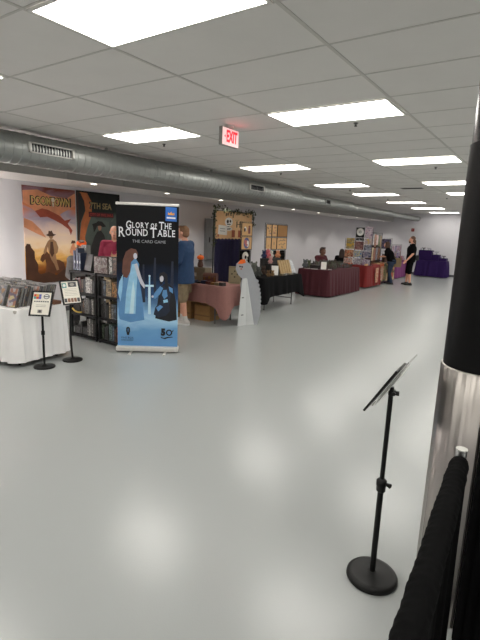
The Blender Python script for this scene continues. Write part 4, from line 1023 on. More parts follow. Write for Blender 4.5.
plush('grey plush creature on the far left corner of the maroon table', -5.95, 11.95, MZ, .22, (.34, .35, .36), .6)
plush('olive green plush creature beside the grey one on the maroon table corner', -5.95, 12.2, MZ, .20, (.32, .34, .26), .9)

# ------------------------------------------------------------------ print rack and red table
M_redc = mat('red_cloth', (.46, .09, .085), .8, 0, .06, 20, .15, 250); M_dmar = mat('dark_maroon_cloth', (.30, .09, .11), .8, 0, .06, 20)
folding_table('folding table under the red cloth at the print rack', -5.585, 15.47, 1.36, .90, .745, PI / 2)
cloth('bright red cloth hanging to the floor on the table at the print rack', M_redc, -5.585, 15.47, 1.38, .92, .745, .70, PI / 2, amp=.04, npl=18, flare=.05, cr=.03, seed=15, corner=.0)
folding_table('folding table under the patterned cloth by the woman', -5.60, 17.33, 1.94, .70, .745, PI / 2)
M_patt = print_mat('patterned_cloth', [(.68, .55, .36), (.35, .42, .30), (.72, .35, .22), (.74, .66, .5), (.40, .28, .2)], 7, 5, .8)
cloth('cream and green patterned cloth on the table the woman leans over', M_patt, -5.60, 17.33, 1.96, .72, .745, .66, PI / 2, amp=.02, npl=16, flare=.02, cr=.03, seed=17)
RZ2 = .745 + .0085
def panel_rack(label, x, y, rz, w, z0, z1):
    t = thing('print_rack', label, 'display stand', (x, y, z0), rz)
    h = z1 - z0; b = MB()
    nx_ = int(w / .1); nz_ = int(h / .1)
    for i in range(1, nx_): b.tube([(-w / 2 + w * i / nx_, 0, .01), (-w / 2 + w * i / nx_, 0, h)], .0035, 5)
    for i in range(1, nz_): b.tube([(-w / 2, .003, h * i / nz_), (w / 2, .003, h * i / nz_)], .0035, 5)
    b.build('wires', M_wire, t)
    b = MB(); b.tube([(-w / 2, 0, .008), (-w / 2, 0, h), (w / 2, 0, h), (w / 2, 0, .008)], .008, 8); b.build('frame', M_wire, t)
    for q in (-1, 1):
        b = MB(); b.box((q * w / 2, 0, .006), (.03, .22, .012)); b.build('foot', M_wire, t)
    return t
panel_rack('wire grid panel facing down the hall covered in colourful art prints', -5.385, 15.05, 0, .58, RZ2, 1.97)
panel_rack('short wire grid panel of orange and yellow prints left of the tall print panel', -5.86, 15.05, 0, .33, RZ2, 1.62)
def art_print(label, x, y, z, w, h, m, rz=0, extra=None, cat='art print'):
    t = thing('art_print', label, cat, (x, y, z), rz)
    MB().bb((-w / 2, -.004, 0), (w / 2, -.0005, h)).build('sheet', m, t)
    if extra: flat(extra[0], t, 'picture', extra[1], -.0045)
    return t
pm = lambda n, c, s=9, k=0, kind='N': print_mat('print_' + n, c, s, k, .5, kind)
YP = 15.036
pxX = lambda px: -5.10 - (372 - px) * .0341      # across the panel
pzZ = lambda py: .765 + (264 - py) * .0337
def pr_at(label, x0, x1, y0, y1, m, extra=None):
    X0, X1 = pxX(x0), pxX(x1); Z0, Z1 = pzZ(y1), pzZ(y0)
    return art_print(label, (X0 + X1) / 2, YP - .012, Z0, X1 - X0 - .012, Z1 - Z0 - .012, m, 0, extra)
wd = (pxX(364) - pxX(355)) / 2
pr_at('black print with a large white round mandala, top of the print panel', 355, 364, 227.5, 237.5, mat('print_black', (.10, .10, .11), .5), ([(circ(0, .18, .125, .125, 20), 0, 1), (circ(0, .18, .045), 1, 2), (circ(0, .18, .02), 0, 3)], [M_paper, mat('mandala_grey', (.5, .5, .5), .5)]))
pr_at('tall pale pink and white print, top right of the print panel', 364.3, 372, 226.5, 238, pm('pink_white', [(.75, .6, .65), (.85, .82, .84), (.55, .45, .55)], 12, 1))
pr_at('yellow and grey print, upper left of the print panel', 346, 354.5, 238, 249, pm('yellow_grey', [(.82, .66, .28), (.42, .42, .42), (.80, .72, .48)], 7, 2))
pr_at('black and white band print under the mandala', 355, 364, 237.7, 240.5, pm('black_band', [(.1, .1, .1), (.15, .15, .16), (.6, .6, .6)], 10, 3))
pr_at('dark red portrait print in the middle of the print panel', 355, 364, 241, 249.5, pm('dark_red', [(.42, .14, .18), (.66, .52, .48), (.3, .1, .15)], 9, 4))
pr_at('yellow and lilac print right of the middle of the print panel', 364.3, 372, 238.3, 244, pm('yellow_lilac', [(.86, .74, .42), (.7, .62, .7), (.85, .8, .75)], 10, 5))
pr_at('grey blue print below the yellow and lilac print', 364.3, 372, 244.3, 250, pm('grey_blue', [(.45, .47, .55), (.7, .7, .72), (.3, .3, .38)], 9, 6))
pr_at('orange figure print at the left edge of the print panel', 345, 354.5, 249.5, 257, pm('orange_fig', [(.78, .42, .25), (.80, .66, .52), (.55, .28, .2)], 8, 7))
pr_at('bright blue print with a yellow figure in the print panel', 355, 362.5, 250, 257, pm('blue_yellow', [(.2, .35, .62), (.85, .8, .55), (.3, .5, .75)], 8, 8))
pr_at('dark blue print right of the bright blue one', 363, 372, 250.3, 257, pm('dark_blue', [(.2, .22, .35), (.5, .5, .58), (.66, .6, .6)], 10, 9))
pr_at('orange and white print, bottom left of the print panel', 344.5, 354, 257.5, 264.3, pm('orange_white', [(.80, .45, .32), (.82, .78, .74), (.6, .4, .35)], 8, 10))
pr_at('white banner print with dark figures, bottom middle', 354.5, 363, 258, 264, pm('white_fig', [(.84, .83, .84), (.36, .33, .42), (.8, .78, .8)], 9, 11))
pr_at('white banner print with dark purple figures, bottom right', 363.4, 372, 258, 264, pm('white_fig_purple', [(.84, .82, .84), (.42, .3, .45), (.7, .68, .72)], 9, 12))
# second panel, running along the hall
XP = -5.30; XA = PI / 2 + .13
xp = lambda y: XP - (y - 16.15) * .1307
panel_rack('wire grid panel running along the red table hung with tall prints', XP + .007, 16.10, XA, 1.78, RZ2, 1.84)
for k, (y, z, w, h, nm, c) in enumerate(((15.38, 1.42, .30, .36, 'pale grey', [(.7, .7, .7), (.5, .5, .52), (.8, .78, .78)]), (15.72, 1.36, .30, .42, 'brown orange', [(.55, .33, .22), (.7, .5, .38), (.4, .25, .2)]), (16.06, 1.42, .3, .34, 'white and pink', [(.8, .75, .75), (.7, .5, .5), (.85, .82, .8)]), (16.42, 1.38, .34, .38, 'dark green', [(.25, .32, .2), (.42, .45, .3), (.2, .22, .18)]), (16.74, 1.34, .26, .4, 'tan', [(.6, .48, .36), (.7, .6, .48), (.4, .3, .25)]),
     (15.40, .90, .34, .44, 'cream', [(.78, .70, .56), (.6, .5, .4), (.82, .78, .7)]), (15.78, .90, .32, .42, 'red brown', [(.48, .22, .16), (.62, .4, .3), (.35, .2, .16)]), (16.14, .90, .30, .42, 'blue grey', [(.4, .42, .48), (.65, .65, .68), (.3, .3, .36)]), (16.56, .90, .38, .40, 'brown', [(.42, .28, .2), (.6, .42, .3), (.35, .22, .18)]))):
    art_print('%s tall print on the long side panel over the red table, %s row' % (nm, 'upper' if z > 1.2 else 'lower'), xp(y) + .013, y, z, w, h, pm('side_%d' % k, c, 8, 20 + k), XA)
b = MB(); t = thing('water_bottle', 'white bottle standing at the top corner of the side print panel', 'bottle', (-5.72, 15.9, RZ2))
MB().lathe([(.05, 0), (.055, .02), (.055, .95), (.03, 1.02), (.03, 1.06)], n=16).build('bottle_body', mat('bottle_white', (.82, .82, .82), .4), t, True); MB().lathe([(.034, 1.061), (.034, 1.12), (.02, 1.13)], n=14).build('cap', M_white, t, True)
t['label'] = 'tall white cylinder tube standing behind the side print panel'; t.name = 'poster_tube'; t['category'] = 'tube'
for k, y in enumerate((14.84, 14.89, 14.94, 14.99)):
    t = thing('candle_jar', 'small glowing cream candle on the red table edge, %s from the left' % ordw[k], 'candle', (-5.19, y, RZ2))
    MB().lathe([(.028, 0), (.034, .01), (.034, .055)], n=14).build('jar', mat('candle_cream', (.86, .70, .50), .4), t, True); MB().tube([(0, 0, .0555), (0, 0, .068)], .003, 6).build('wick', M_ink, t)
for k, (y, c, n_) in enumerate(((15.60, [(.74, .36, .26), (.82, .72, .6), (.6, .3, .2)], 'orange red'), (16.66, [(.80, .76, .70), (.72, .42, .32), (.66, .6, .5)], 'white and orange'), (17.00, [(.42, .46, .3), (.72, .62, .45), (.5, .3, .2)], 'green and tan'))):
    art_print('%s print hung on the front of the table left of the woman' % n_, -5.03 if k == 0 else -5.19, y, .16, .30, .50, pm('front_%d' % k, c, 7, 40 + k), PI / 2)
for k, (x, y, c) in enumerate(((-5.78, 16.75, 'brown'), (-5.70, 17.0, 'orange'), (-5.80, 17.3, 'tan'), (-5.75, 17.6, 'dark grey'), (-5.5, 17.85, 'brown'))):
    game_box('%s upright goods box on the patterned table, %s from the left' % (c, ordw[k]), x, y, RZ2, .2, .14, (.26, .34, .2, .4, .3)[k], facem(c, k), sidem(c), PI / 2 - .4, 0, 'box')
panel_rack('wire grid panel behind the woman with dark purple and green goods', -5.80, 18.16, .25, .80, RZ2, 1.66)
art_print('dark purple and black print at the right of the panel behind the woman', -5.60, 18.19, 1.25, .34, .38, pm('purple_black', [(.25, .2, .32), (.4, .36, .5), (.12, .1, .15)], 8, 50), .25)
art_print('grey print on the panel behind the woman', -5.98, 18.09, .95, .34, .42, pm('grey_p', [(.4, .38, .38), (.6, .55, .55), (.3, .25, .3)], 8, 51), .25)
plush('bright green plush creature hanging over the panel behind the woman', -5.95, 17.93, 1.36, .30, (.30, .42, .20), .4)
t = [o for o in COL.objects if o.get('label', '').startswith('bright green plush')][0]
hs = thing('display_pedestal', 'slim brown pedestal carrying the green plush on the patterned table', 'pedestal', (-5.95, 17.93, RZ2))
MB().bb((-.09, -.09, 0), (.09, .09, .04)).build('base', sidem('brown'), hs); MB().bb((-.05, -.05, .0405), (.05, .05, 1.358 - RZ2 - .03)).build('column', sidem('brown'), hs); MB().bb((-.12, -.12, 1.3285 - RZ2), (.12, .12, 1.3585 - RZ2)).build('top_plate', sidem('brown'), hs)

# ------------------------------------------------------------------ magenta table
M_mag = mat('magenta_cloth', (.47, .22, .43), .8, 0, .06, 20)
folding_table('folding table under the magenta cloth near the far corner', -5.82, 20.18, 1.66, .70, .735, PI / 2)
cloth('floor length magenta cloth on the table behind the standing man in black', M_mag, -5.82, 20.18, 1.68, .72, .735, .70, PI / 2, amp=.035, npl=20, flare=.03, cr=.03, seed=23)
cl2 = MB(); vs = []
for i in range(9):
    for j in range(25):
        y = 20.62 + .38 * j / 24; vs.append((-5.395 + .018 * math.sin(j * 1.1) * i / 8 + .02 * i / 8, y, .745 - .70 * i / 8))
o = cl2.add(vs, [(i * 25 + j, i * 25 + j + 1, (i + 1) * 25 + j + 1, (i + 1) * 25 + j) for i in range(8) for j in range(24)]).build('table_runner', mat('lilac_cloth', (.50, .36, .58), .8, 0, .06), None, True, solid=.003)
tag(o, 'pale lilac runner hanging at the right end of the magenta table', 'table runner')
MGZ = .735 + .0085
panel_rack('wire grid panel with lilac prints standing on the magenta table', -5.72, 20.05, PI / 2, 1.40, MGZ, 1.40)
for k in range(8):
    y = 19.52 + (k % 4) * .35; z = .80 if k < 4 else 1.10
    art_print('small lilac and pink print on the magenta table rack, %s row' % ('lower' if k < 4 else 'upper'), -5.708, y, z, .27, .26, pm('lilac_%d' % (k % 3), [[(.55, .42, .55), (.72, .62, .70), (.4, .3, .42)], [(.6, .45, .5), (.75, .7, .72), (.45, .3, .4)], [(.45, .4, .55), (.66, .6, .7), (.35, .3, .42)]][k % 3], 11, k), PI / 2)['group'] = 'lilac prints on the magenta table, ' + ('lower' if k < 4 else 'upper')
for k in range(5):
    plush('%s small plush on the front edge of the magenta table' % ('grey', 'lilac', 'dark', 'pink', 'pale')[k], -5.58, 19.5 + k * .3, MGZ, .17, [(.4, .4, .42), (.55, .45, .6), (.25, .22, .28), (.66, .45, .5), (.65, .6, .62)][k], .8)

# ------------------------------------------------------------------ purple stepped table at the far wall
M_pur = mat('purple_cloth', (.18, .10, .31), .8, 0, .08, 20, spec=.2)
PX0, PX1, PY0, PD = -5.28, -4.02, 21.80, .62
PC = (PX0 + PX1) / 2
folding_table('folding table under the dark purple cloth at the far wall', PC, PY0 + PD / 2, PX1 - PX0 - .03, PD - .03, .735, 0)
cloth('dark purple floor length cloth on the stepped table at the far wall', M_pur, PC, PY0 + PD / 2, PX1 - PX0, PD, .735, .70, 0, amp=.075, npl=15, flare=.03, cr=.03, seed=29)
PZ = .735 + .0085
for (x0, x1, h, lab) in ((-5.24, -4.69, .45, 'tallest purple draped box on the far stepped table, at its left'), (-4.67, -4.37, .27, 'middle purple draped box on the far stepped table'), (-4.35, -4.06, .13, 'lowest purple draped box on the far stepped table, at its right')):
    t = thing('draped_box', lab, 'display riser', ((x0 + x1) / 2, PY0 + .30, PZ))
    w = x1 - x0
    MB().bb((-w / 2 + .015, -.20, 0), (w / 2 - .015, .20, h - .012)).build('box', M_frame, t)
    b = MB(); vs = []; n = 0
    per = [(-w / 2 + w * k / 30, -.215) for k in range(30)] + [(w / 2, -.215 + .43 * k / 20) for k in range(20)] + [(w / 2 - w * k / 30, .215) for k in range(30)] + [(-w / 2, .215 - .43 * k / 20) for k in range(20)]
    n = len(per)
    for i in range(6):
        for j, (x, y) in enumerate(per):
            f = 1 + (.02 + .02 * math.sin(j * .9)) * i / 5; vs.append((x * f, y * f, h - .008 - (h - .012) * i / 5))
    b.add(vs, [(i * n + j, (i + 1) * n + j, (i + 1) * n + (j + 1) % n, i * n + (j + 1) % n) for i in range(5) for j in range(n)] + [tuple(range(n))]).build('cloth_cover', M_pur, t, True)
    k = 0; xx = x0 + .06
    tops = {0: 'tallest'}
    while xx < x1 - .03:
        nm = ('pale grey', 'lilac', 'dark grey', 'white')[(k + int(h * 100)) % 4]
        col = {'pale grey': (.66, .66, .68), 'lilac': (.55, .5, .66), 'dark grey': (.3, .3, .33), 'white': (.82, .8, .82)}[nm]
        figurine('%s figurine on the %s purple box, %s from the left' % (nm, 'tallest' if h > .4 else ('middle' if h > .2 else 'lowest'), ordw[k]), xx, PY0 + .2 + .06 * (k % 2), PZ + h - .0075, .10 + .03 * (k % 2) + (.05 if h > .2 and h < .4 else 0), mat('figure_' + nm.replace(' ', '_'), col, .5), .2 * k, 'figurines on the purple boxes', k % 2)
        xx += .105; k += 1

# ------------------------------------------------------------------ people
def fuse(mb, name, mats, parent, voxel=.011, smooth=4):
    """melt overlapping solids into one continuous skin"""
    o = mb.build(name + '_src', mats)
    r = o.modifiers.new('r', 'REMESH'); r.mode = 'VOXEL'; r.voxel_size = voxel; r.use_smooth_shade = True
    if smooth: s = o.modifiers.new('s', 'SMOOTH'); s.factor = .5; s.iterations = smooth
    dg = bpy.context.evaluated_depsgraph_get(); dg.update()
    me = bpy.data.meshes.new_from_object(o.evaluated_get(dg)); me.name = name
    bpy.data.objects.remove(o)
    me.materials.clear()
    for m in (mats if isinstance(mats, (list, tuple)) else [mats]): me.materials.append(m)
    me.polygons.foreach_set('use_smooth', [True] * len(me.polygons))
    n = bpy.data.objects.new(name, me); COL.objects.link(n); n.parent = parent
    return n
STAND = dict(pelvis=(0, 0, .96), chest=(0, .0, 1.30), neck=(0, .015, 1.475), head=(0, -.015, 1.635),
             shl=(.175, .01, 1.425), shr=(-.175, .01, 1.425), ell=(.225, .03, 1.14), elr=(-.225, .03, 1.14), wrl=(.22, -.07, .90), wrr=(-.22, -.07, .90),
             hil=(.09, 0, .93), hir=(-.09, 0, .93), knl=(.10, -.015, .50), knr=(-.10, -.015, .50), anl=(.105, .02, .085), anr=(-.105, .02, .085))
def person(label, loc, face, height, pose=None, skin=None, shirt=None, sleeve=.5, pants=None, leg=1.0, shoes=None, hair=None, hairkind='short', build=1.0, socks=None, logo=None, seat=None, fine=.011, group=None):
    rz = math.atan2(face[0], -face[1]); s = height / 1.75
    J = {k: Vector(v) for k, v in STAND.items()}
    if pose: J.update({k: Vector(v) for k, v in pose.items()})
    t = thing('person', label, 'person', loc, rz, group); t.scale = (s, s, s)
    skin = skin or M_skin
    V = Vector; hd = J['head']; nk = J['neck']; pv = J['pelvis']; ch = J['chest']
    B = build
    def torso(b, inf, bottom, top=True):
        waist = pv.lerp(ch, .5)
        r = []
        if bottom: r += [(pv + V((0, 0, -.10)), .165 * B + inf, .115 * B + inf)]
        r += [(pv, .17 * B + inf, .12 * B + inf), (waist, .148 * B + inf, .112 * B + inf), (ch, .165 * B + inf, .122 * B + inf), (ch.lerp(nk, .45), .165 * B + inf, .105 * B + inf), (ch.lerp(nk, .78), .12 * B + inf, .08 + inf)]
        if top: r += [(nk, .062 + inf, .062 + inf)]
        b.loft(r, 22)
        b.capsule(J['shl'], J['shr'], .060 + inf, .060 + inf)
    b = MB()
    torso(b, 0, True); b.capsule(nk + V((0, 0, -.03)), hd + V((0, .02, -.06)), .056, .052)
    # head with jaw, nose, ears
    b.ell(hd + V((0, .012, .025)), (.076, .097, .093)); b.ell(hd + V((0, -.028, -.050)), (.056, .062, .066))
    b.capsule(hd + V((0, -.082, .018)), hd + V((0, -.104, -.018)), .011, .016, 8)
    b.ell(hd + V((0, -.086, -.052)), (.026, .014, .012))
    for q in (-1, 1): b.ell(hd + V((q * .078, .012, -.005)), (.012, .022, .032)); b.capsule(hd + V((q * .018, -.080, .034)), hd + V((q * .046, -.072, .034)), .010, .009, 8)
    for sd in 'lr':
        q = 1 if sd == 'l' else -1
        sh, el, wr = J['sh' + sd], J['el' + sd], J['wr' + sd]
        b.capsule(sh, el, .050 * B, .040); b.capsule(el, wr, .042, .028)
        d = (wr - el).normalized(); side = d.cross(V((q, 0, 0)))
        side = V((0, -1, 0)) if side.length < .1 else side.normalized()
        nrm = d.cross(side).normalized()
        pc = wr + d * .055
        b.ell(wr + d * .05, (.034, .034, .045))
        for k in range(4):
            off = side * (.030 - .020 * k); l1 = (.040, .045, .042, .034)[k]
            a = wr + d * .085 + off; m_ = a + d * l1 + nrm * (.010 * -q); e = m_ + d * l1 * .75 + nrm * (.026 * -q)
            b.capsule(wr + d * .05 + off * .8, a, .0125, .0115, 8); b.capsule(a, m_, .0115, .0105, 8); b.capsule(m_, e, .0105, .009, 8)
        a = wr + d * .03 + side * .028; m_ = a + side * .03 + d * .03; b.capsule(a, m_, .014, .012, 8); b.capsule(m_, m_ + d * .032 + side * .006, .012, .010, 8)
        hi, kn, an = J['hi' + sd], J['kn' + sd], J['an' + sd]
        b.capsule(hi, kn, .083 * B, .056); b.capsule(kn, kn.lerp(an, .35), .054, .056); b.capsule(kn.lerp(an, .3), an, .057, .038)
        ft = V((0, -1, 0)); 
        b.capsule(an + V((0, .035, -.045)), an + V((q * .012, -.13, -.055)), .036, .026); b.capsule(an, an + V((0, .02, -.04)), .038, .036)
    body = fuse(b, 'body', skin, t, fine)
    # eyes, brows, mouth
    e = MB()
    for q in (-1, 1): e.ell(hd + V((q * .032, -.0815, .012)), (.013, .008, .009))
    e.build('eyes', mat('eye_white', (.85, .83, .80), .3), t, True)
    e = MB()
    for q in (-1, 1): e.ell(hd + V((q * .032, -.0885, .012)), (.006, .003, .006))
    e.build('iris', M_ink, t, True)
    e = MB(); e.ell(hd + V((0, -.0985, -.052)), (.024, .005, .006)); e.build('mouth', mat('lip', (.62, .35, .32), .5), t, True)
    if shirt:
        b = MB()
        torso(b, .016, True, False); b.lathe([(.085, 0), (.075, .02)], nk + V((0, 0, -.035)), 16)
        for sd in 'lr':
            sh, el, wr = J['sh' + sd], J['el' + sd], J['wr' + sd]
            b.capsule(sh, sh.lerp(el, min(1, sleeve * 2 if sleeve < .5 else 1)), .068 * B, .060)
            if sleeve > .5: b.capsule(el, el.lerp(wr, (sleeve - .5) * 2), .060, .045)
            elif sleeve == .5: pass
        fuse(b, 'shirt', shirt, t, fine)
    if pants:
        b = MB()
        b.loft([(pv + V((0, 0, -.12)), .175 * B, .125 * B), (pv + V((0, 0, -.02)), .182 * B, .132 * B), (pv + V((0, 0, .06)), .168 * B, .126 * B)], 22)
        for sd in 'lr':
            hi, kn, an = J['hi' + sd], J['kn' + sd], J['an' + sd]
            if leg >= 1: b.capsule(hi, kn, .098 * B, .072); b.capsule(kn, an + V((0, 0, .0)), .074, .058)
            else: b.capsule(hi, hi.lerp(kn, .6), .099 * B, .092); b.capsule(hi.lerp(kn, .6), hi.lerp(kn, 1.0) + (kn.lerp(an, .12) - kn) * leg, .092, .086)
        fuse(b, 'trousers' if leg >= 1 else 'shorts', pants, t, fine)
    if socks:
        for sd in 'lr':
            kn, an = J['kn' + sd], J['an' + sd]
            b = MB(); b.capsule(an.lerp(kn, .14), an, .046, .046); fuse(b, 'sock', socks, t, .009)
    if shoes:
        for sd in 'lr':
            q = 1 if sd == 'l' else -1; an = J['an' + sd]
            b = MB(); b.capsule(an + V((0, .045, -.042)), an + V((q * .012, -.145, -.050)), .046, .036); b.capsule(an + V((0, .01, -.015)), an + V((0, -.05, -.04)), .05, .044)
            o = fuse(b, 'shoe', shoes, t, .009)
            b = MB(); b.loft([((an.x + q * .006, an.y - .05, an.z - .0845), .050, .142), ((an.x + q * .006, an.y - .05, an.z - .064), .052, .144)], 20); b.build('sole', M_white if shoes.name.startswith('sneaker') else shoes, o, True)
    if hair:
        b = MB()
        if hairkind == 'short':
            b.ell(hd + V((0, .028, .045)), (.084, .095, .088)); b.ell(hd + V((0, .055, -.01)), (.075, .068, .075)); b.ell(hd + V((0, -.045, .105)), (.055, .05, .026))
        elif hairkind == 'bald':
            for q in (-1, 1): b.ell(hd + V((q * .062, .05, -.015)), (.022, .045, .035))
            b.ell(hd + V((0, .085, -.02)), (.06, .03, .04))
        elif hairkind == 'long':
            b.ell(hd + V((0, .028, .045)), (.090, .102, .092)); b.ell(hd + V((0, .075, -.06)), (.10, .07, .13)); b.ell(hd + V((0, .105, -.20)), (.12, .065, .17)); b.ell(hd + V((0, .11, -.34)), (.10, .05, .14))
            for q in (-1, 1): b.ell(hd + V((q * .078, .01, -.07)), (.028, .06, .13))
        elif hairkind == 'tail':
            b.ell(hd + V((0, .03, .045)), (.086, .098, .090)); b.ell(hd + V((0, .065, -.03)), (.078, .06, .09)); b.ell(hd + V((0, .115, -.06)), (.04, .04, .06)); b.ell(hd + V((0, .125, -.17)), (.035, .03, .11))
        fuse(b, 'hair', hair, t, .010, 3)
    if seat: pass
    t['J'] = 0; del t['J']
    return t, J, s
def chair(label, x, y, face, h=.45):
    t = thing('folding_chair', label, 'chair', (x, y, 0), math.atan2(face[0], -face[1]))
    m = mat('chair_black', (.12, .12, .12), .5)
    MB().box((0, 0, h - .012), (.40, .38, .024)).build('seat', m, t, bevel=.008)
    MB().box((0, .215, h + .28), (.40, .022, .22), (-.12, 0, 0)).build('backrest', m, t, bevel=.006)
    for sx in (-1, 1):
        MB().tube([(sx * .18, .23, h + .38), (sx * .185, .16, h - .03), (sx * .19, -.18, .0)], .011, 8).build('leg', m, t, True)
        MB().tube([(sx * .165, -.08, h - .025), (sx * .165, .22, 0)], .011, 8).build('leg', m, t, True)
    return t

M_denim = mat('denim_blue', (.13, .235, .37), .85, 0, .12, 25, .2, 200); M_khaki = mat('khaki', (.52, .46, .36), .85, 0, .1, 20, .2, 200)
M_blackt = mat('black_tshirt', (.04, .04, .045), .85, 0, .05, spec=.1); M_jean = mat('jeans', (.14, .20, .29), .85, 0, .1, 25); M_hairb = mat('hair_brown', (.20, .13, .10), .6, 0, .15, 60); M_hairl = mat('hair_light', (.50, .36, .25), .6, 0, .15, 60); M_hairm = mat('hair_mid', (.36, .25, .18), .6, 0, .15, 60)
M_sneak = mat('sneaker_white', (.78, .76, .74), .6, 0, .1, 20); M_shoeb = mat('shoe_black', (.06, .06, .06), .5); M_sock = mat('sock_white', (.78, .78, .76), .8); M_crim = mat('crimson_shirt', (.53, .13, .24), .85, 0, .06); M_beige = mat('beige_trousers', (.62, .55, .42), .85); M_grey = mat('grey_hoodie', (.42, .41, .41), .9, 0, .1, 20); M_wine = mat('wine_shirt', (.30, .08, .12), .85); M_dk = mat('dark_trousers', (.12, .12, .14), .85)

# man in blue by the banner
t, J, s = person('person in a blue long sleeved shirt, khaki shorts and white sneakers beside the banner', (-5.53, 6.30, 0), (-.96, -.28), 1.77,
       dict(head=(0, -.06, 1.625), neck=(0, .0, 1.475), ell=(.235, -.02, 1.14), elr=(-.23, -.02, 1.14), wrl=(.17, -.22, 1.02), wrr=(-.17, -.22, 1.02), anl=(.10, .06, .085), anr=(-.11, -.10, .085), knl=(.10, .0, .5), knr=(-.105, -.07, .5)),
       M_skin, M_denim, .97, M_khaki, .75, M_sneak, M_hairl, 'short', 1.12, M_sock, fine=.0095)
b = MB(); pv = J['pelvis']; rings = []
b.loft([(pv + Vector((0, .0, -.22)), .208, .168), (pv + Vector((0, 0, -.10)), .204, .160), (pv + Vector((0, 0, .06)), .192, .148), (pv + Vector((0, 0, .2)), .17, .13)], 22)
fuse(b, 'shirt_hem', M_denim, t)
for px_, py_ in ((.205, 0), (-.205, -.04)): MB().box((px_, py_, .62), (.03, .14, .15)).build('cargo_pocket', M_khaki, t, bevel=.01)

# bald man in crimson behind the shelves
t, J, s = person('person with a bald head in a crimson shirt standing behind the black shelves', (-6.49, 5.50, 0), (.72, -.69), 1.72,
       dict(wrl=(.12, -.26, 1.05), wrr=(-.12, -.26, 1.05), ell=(.25, -.02, 1.14), elr=(-.25, -.02, 1.14)), M_skin, M_crim, .42, M_beige, 1, M_shoeb, mat('hair_grey', (.45, .40, .36), .7), 'bald', 1.18)
o = flat([([(-.05, 1.18), (.05, 1.18), (.06, 1.24), (.04, 1.31), (-.04, 1.31), (-.06, 1.24)], 0, 0)], t, 'shirt_emblem', [mat('emblem_tan', (.70, .52, .40), .7)], -.155)
# person in the orange cap
chair('black folding chair under the person in the orange cap', -7.03, 5.21, (.8, -.6), .50)
SIT = dict(pelvis=(0, .02, .60), chest=(0, .03, .93), neck=(0, .03, 1.105), head=(0, -.005, 1.265), shl=(.175, .03, 1.055), shr=(-.175, .03, 1.055), ell=(.22, -.06, .80), elr=(-.22, -.06, .80), wrl=(.13, -.26, .73), wrr=(-.13, -.26, .73),
           hil=(.09, 0, .57), hir=(-.09, 0, .57), knl=(.11, -.40, .535), knr=(-.11, -.40, .535), anl=(.11, -.37, .085), anr=(-.11, -.37, .085))
t, J, s = person('person in a bright orange cap and grey top sitting behind the left shelf, mostly hidden', (-7.03, 5.21, 0), (.8, -.6), 1.82, SIT, M_skin_dark, M_grey, .97, M_dk, 1, M_shoeb, mat('hair_grey', (.4, .4, .4)), 'short')
hd = J['head']; b = MB(); b.ell(hd + Vector((0, .02, .075)), (.088, .10, .055)); b.ell(hd + Vector((0, -.09, .05)), (.06, .06, .013)); fuse(b, 'cap', mat('cap_orange', (.98, .40, .10), .7, 0, .05), t)
# person in wine red at the maroon table
SIT2 = dict(SIT); SIT2.update(head=(0, -.10, 1.22), neck=(0, -.05, 1.085), chest=(0, -.02, .92), shl=(.175, -.03, 1.03), shr=(-.175, -.03, 1.03), wrl=(.10, -.34, .80), wrr=(-.10, -.34, .80), ell=(.24, -.15, .80), elr=(-.24, -.15, .80))
SIT2 = {k: (v[0], v[1], v[2] - (.12 if k[:2] not in ('kn', 'an') else 0) - (.09 if k[:2] == 'kn' else 0)) for k, v in SIT2.items()}
chair('black folding chair behind the maroon table', -6.44, 14.0, (.95, -.3), .38)
person('person with dark hair in a wine red shirt sitting behind the maroon table', (-6.44, 14.0, 0), (.95, -.3), 1.86, SIT2, M_skin_dark, M_wine, .97, M_dk, 1, M_shoeb, M_hairb, 'short', fine=.013)
chair('black folding chair behind the short print panel', -6.66, 16.35, (-.3, .95), .38)
person('person in black sitting mostly hidden behind the print panels', (-6.66, 16.35, 0), (-.3, .95), 1.72, SIT2, M_skin, M_blackt, .97, M_dk, 1, M_shoeb, M_hairb, 'long', fine=.014)
# woman leaning over the patterned table
t, J, s = person('person with long brown hair in black top and blue jeans leaning over the patterned table', (-5.04, 17.10, 0), (-.98, -.20), 1.57,
       dict(chest=(0, -.10, 1.28), neck=(0, -.17, 1.44), head=(0, -.225, 1.59), shl=(.17, -.14, 1.39), shr=(-.17, -.14, 1.39), ell=(.21, -.22, 1.13), elr=(-.21, -.24, 1.14), wrl=(.15, -.46, 1.10), wrr=(-.15, -.47, 1.08), pelvis=(0, .03, .95), hil=(.09, .03, .92), hir=(-.09, .03, .92), anl=(.10, .10, .085), anr=(-.10, -.02, .085)),
       M_skin, M_blackt, .42, M_jean, 1, M_shoeb, mat('hair_chestnut', (.27, .17, .12), .6, 0, .15, 60), 'long', 1.38, fine=.012)
bg = thing('tote_bag', 'tan shoulder bag hanging at the back of the woman with long hair', 'bag', (-4.92, 17.50, .62), .2)
MB().loft([((0, 0, 0), .15, .05), ((0, 0, .15), .16, .065), ((0, 0, .33), .145, .045)], 20).build('bag_body', mat('tote_tan', (.55, .47, .35), .8, 0, .1), bg, True)
MB().tube([(-.10, 0, .33), (-.07, -.02, .58), (0, -.06, .70), (.07, -.02, .58), (.10, 0, .33)], .009, 8).build('strap', mat('tote_tan', (.5, .4, .3)), bg, True)
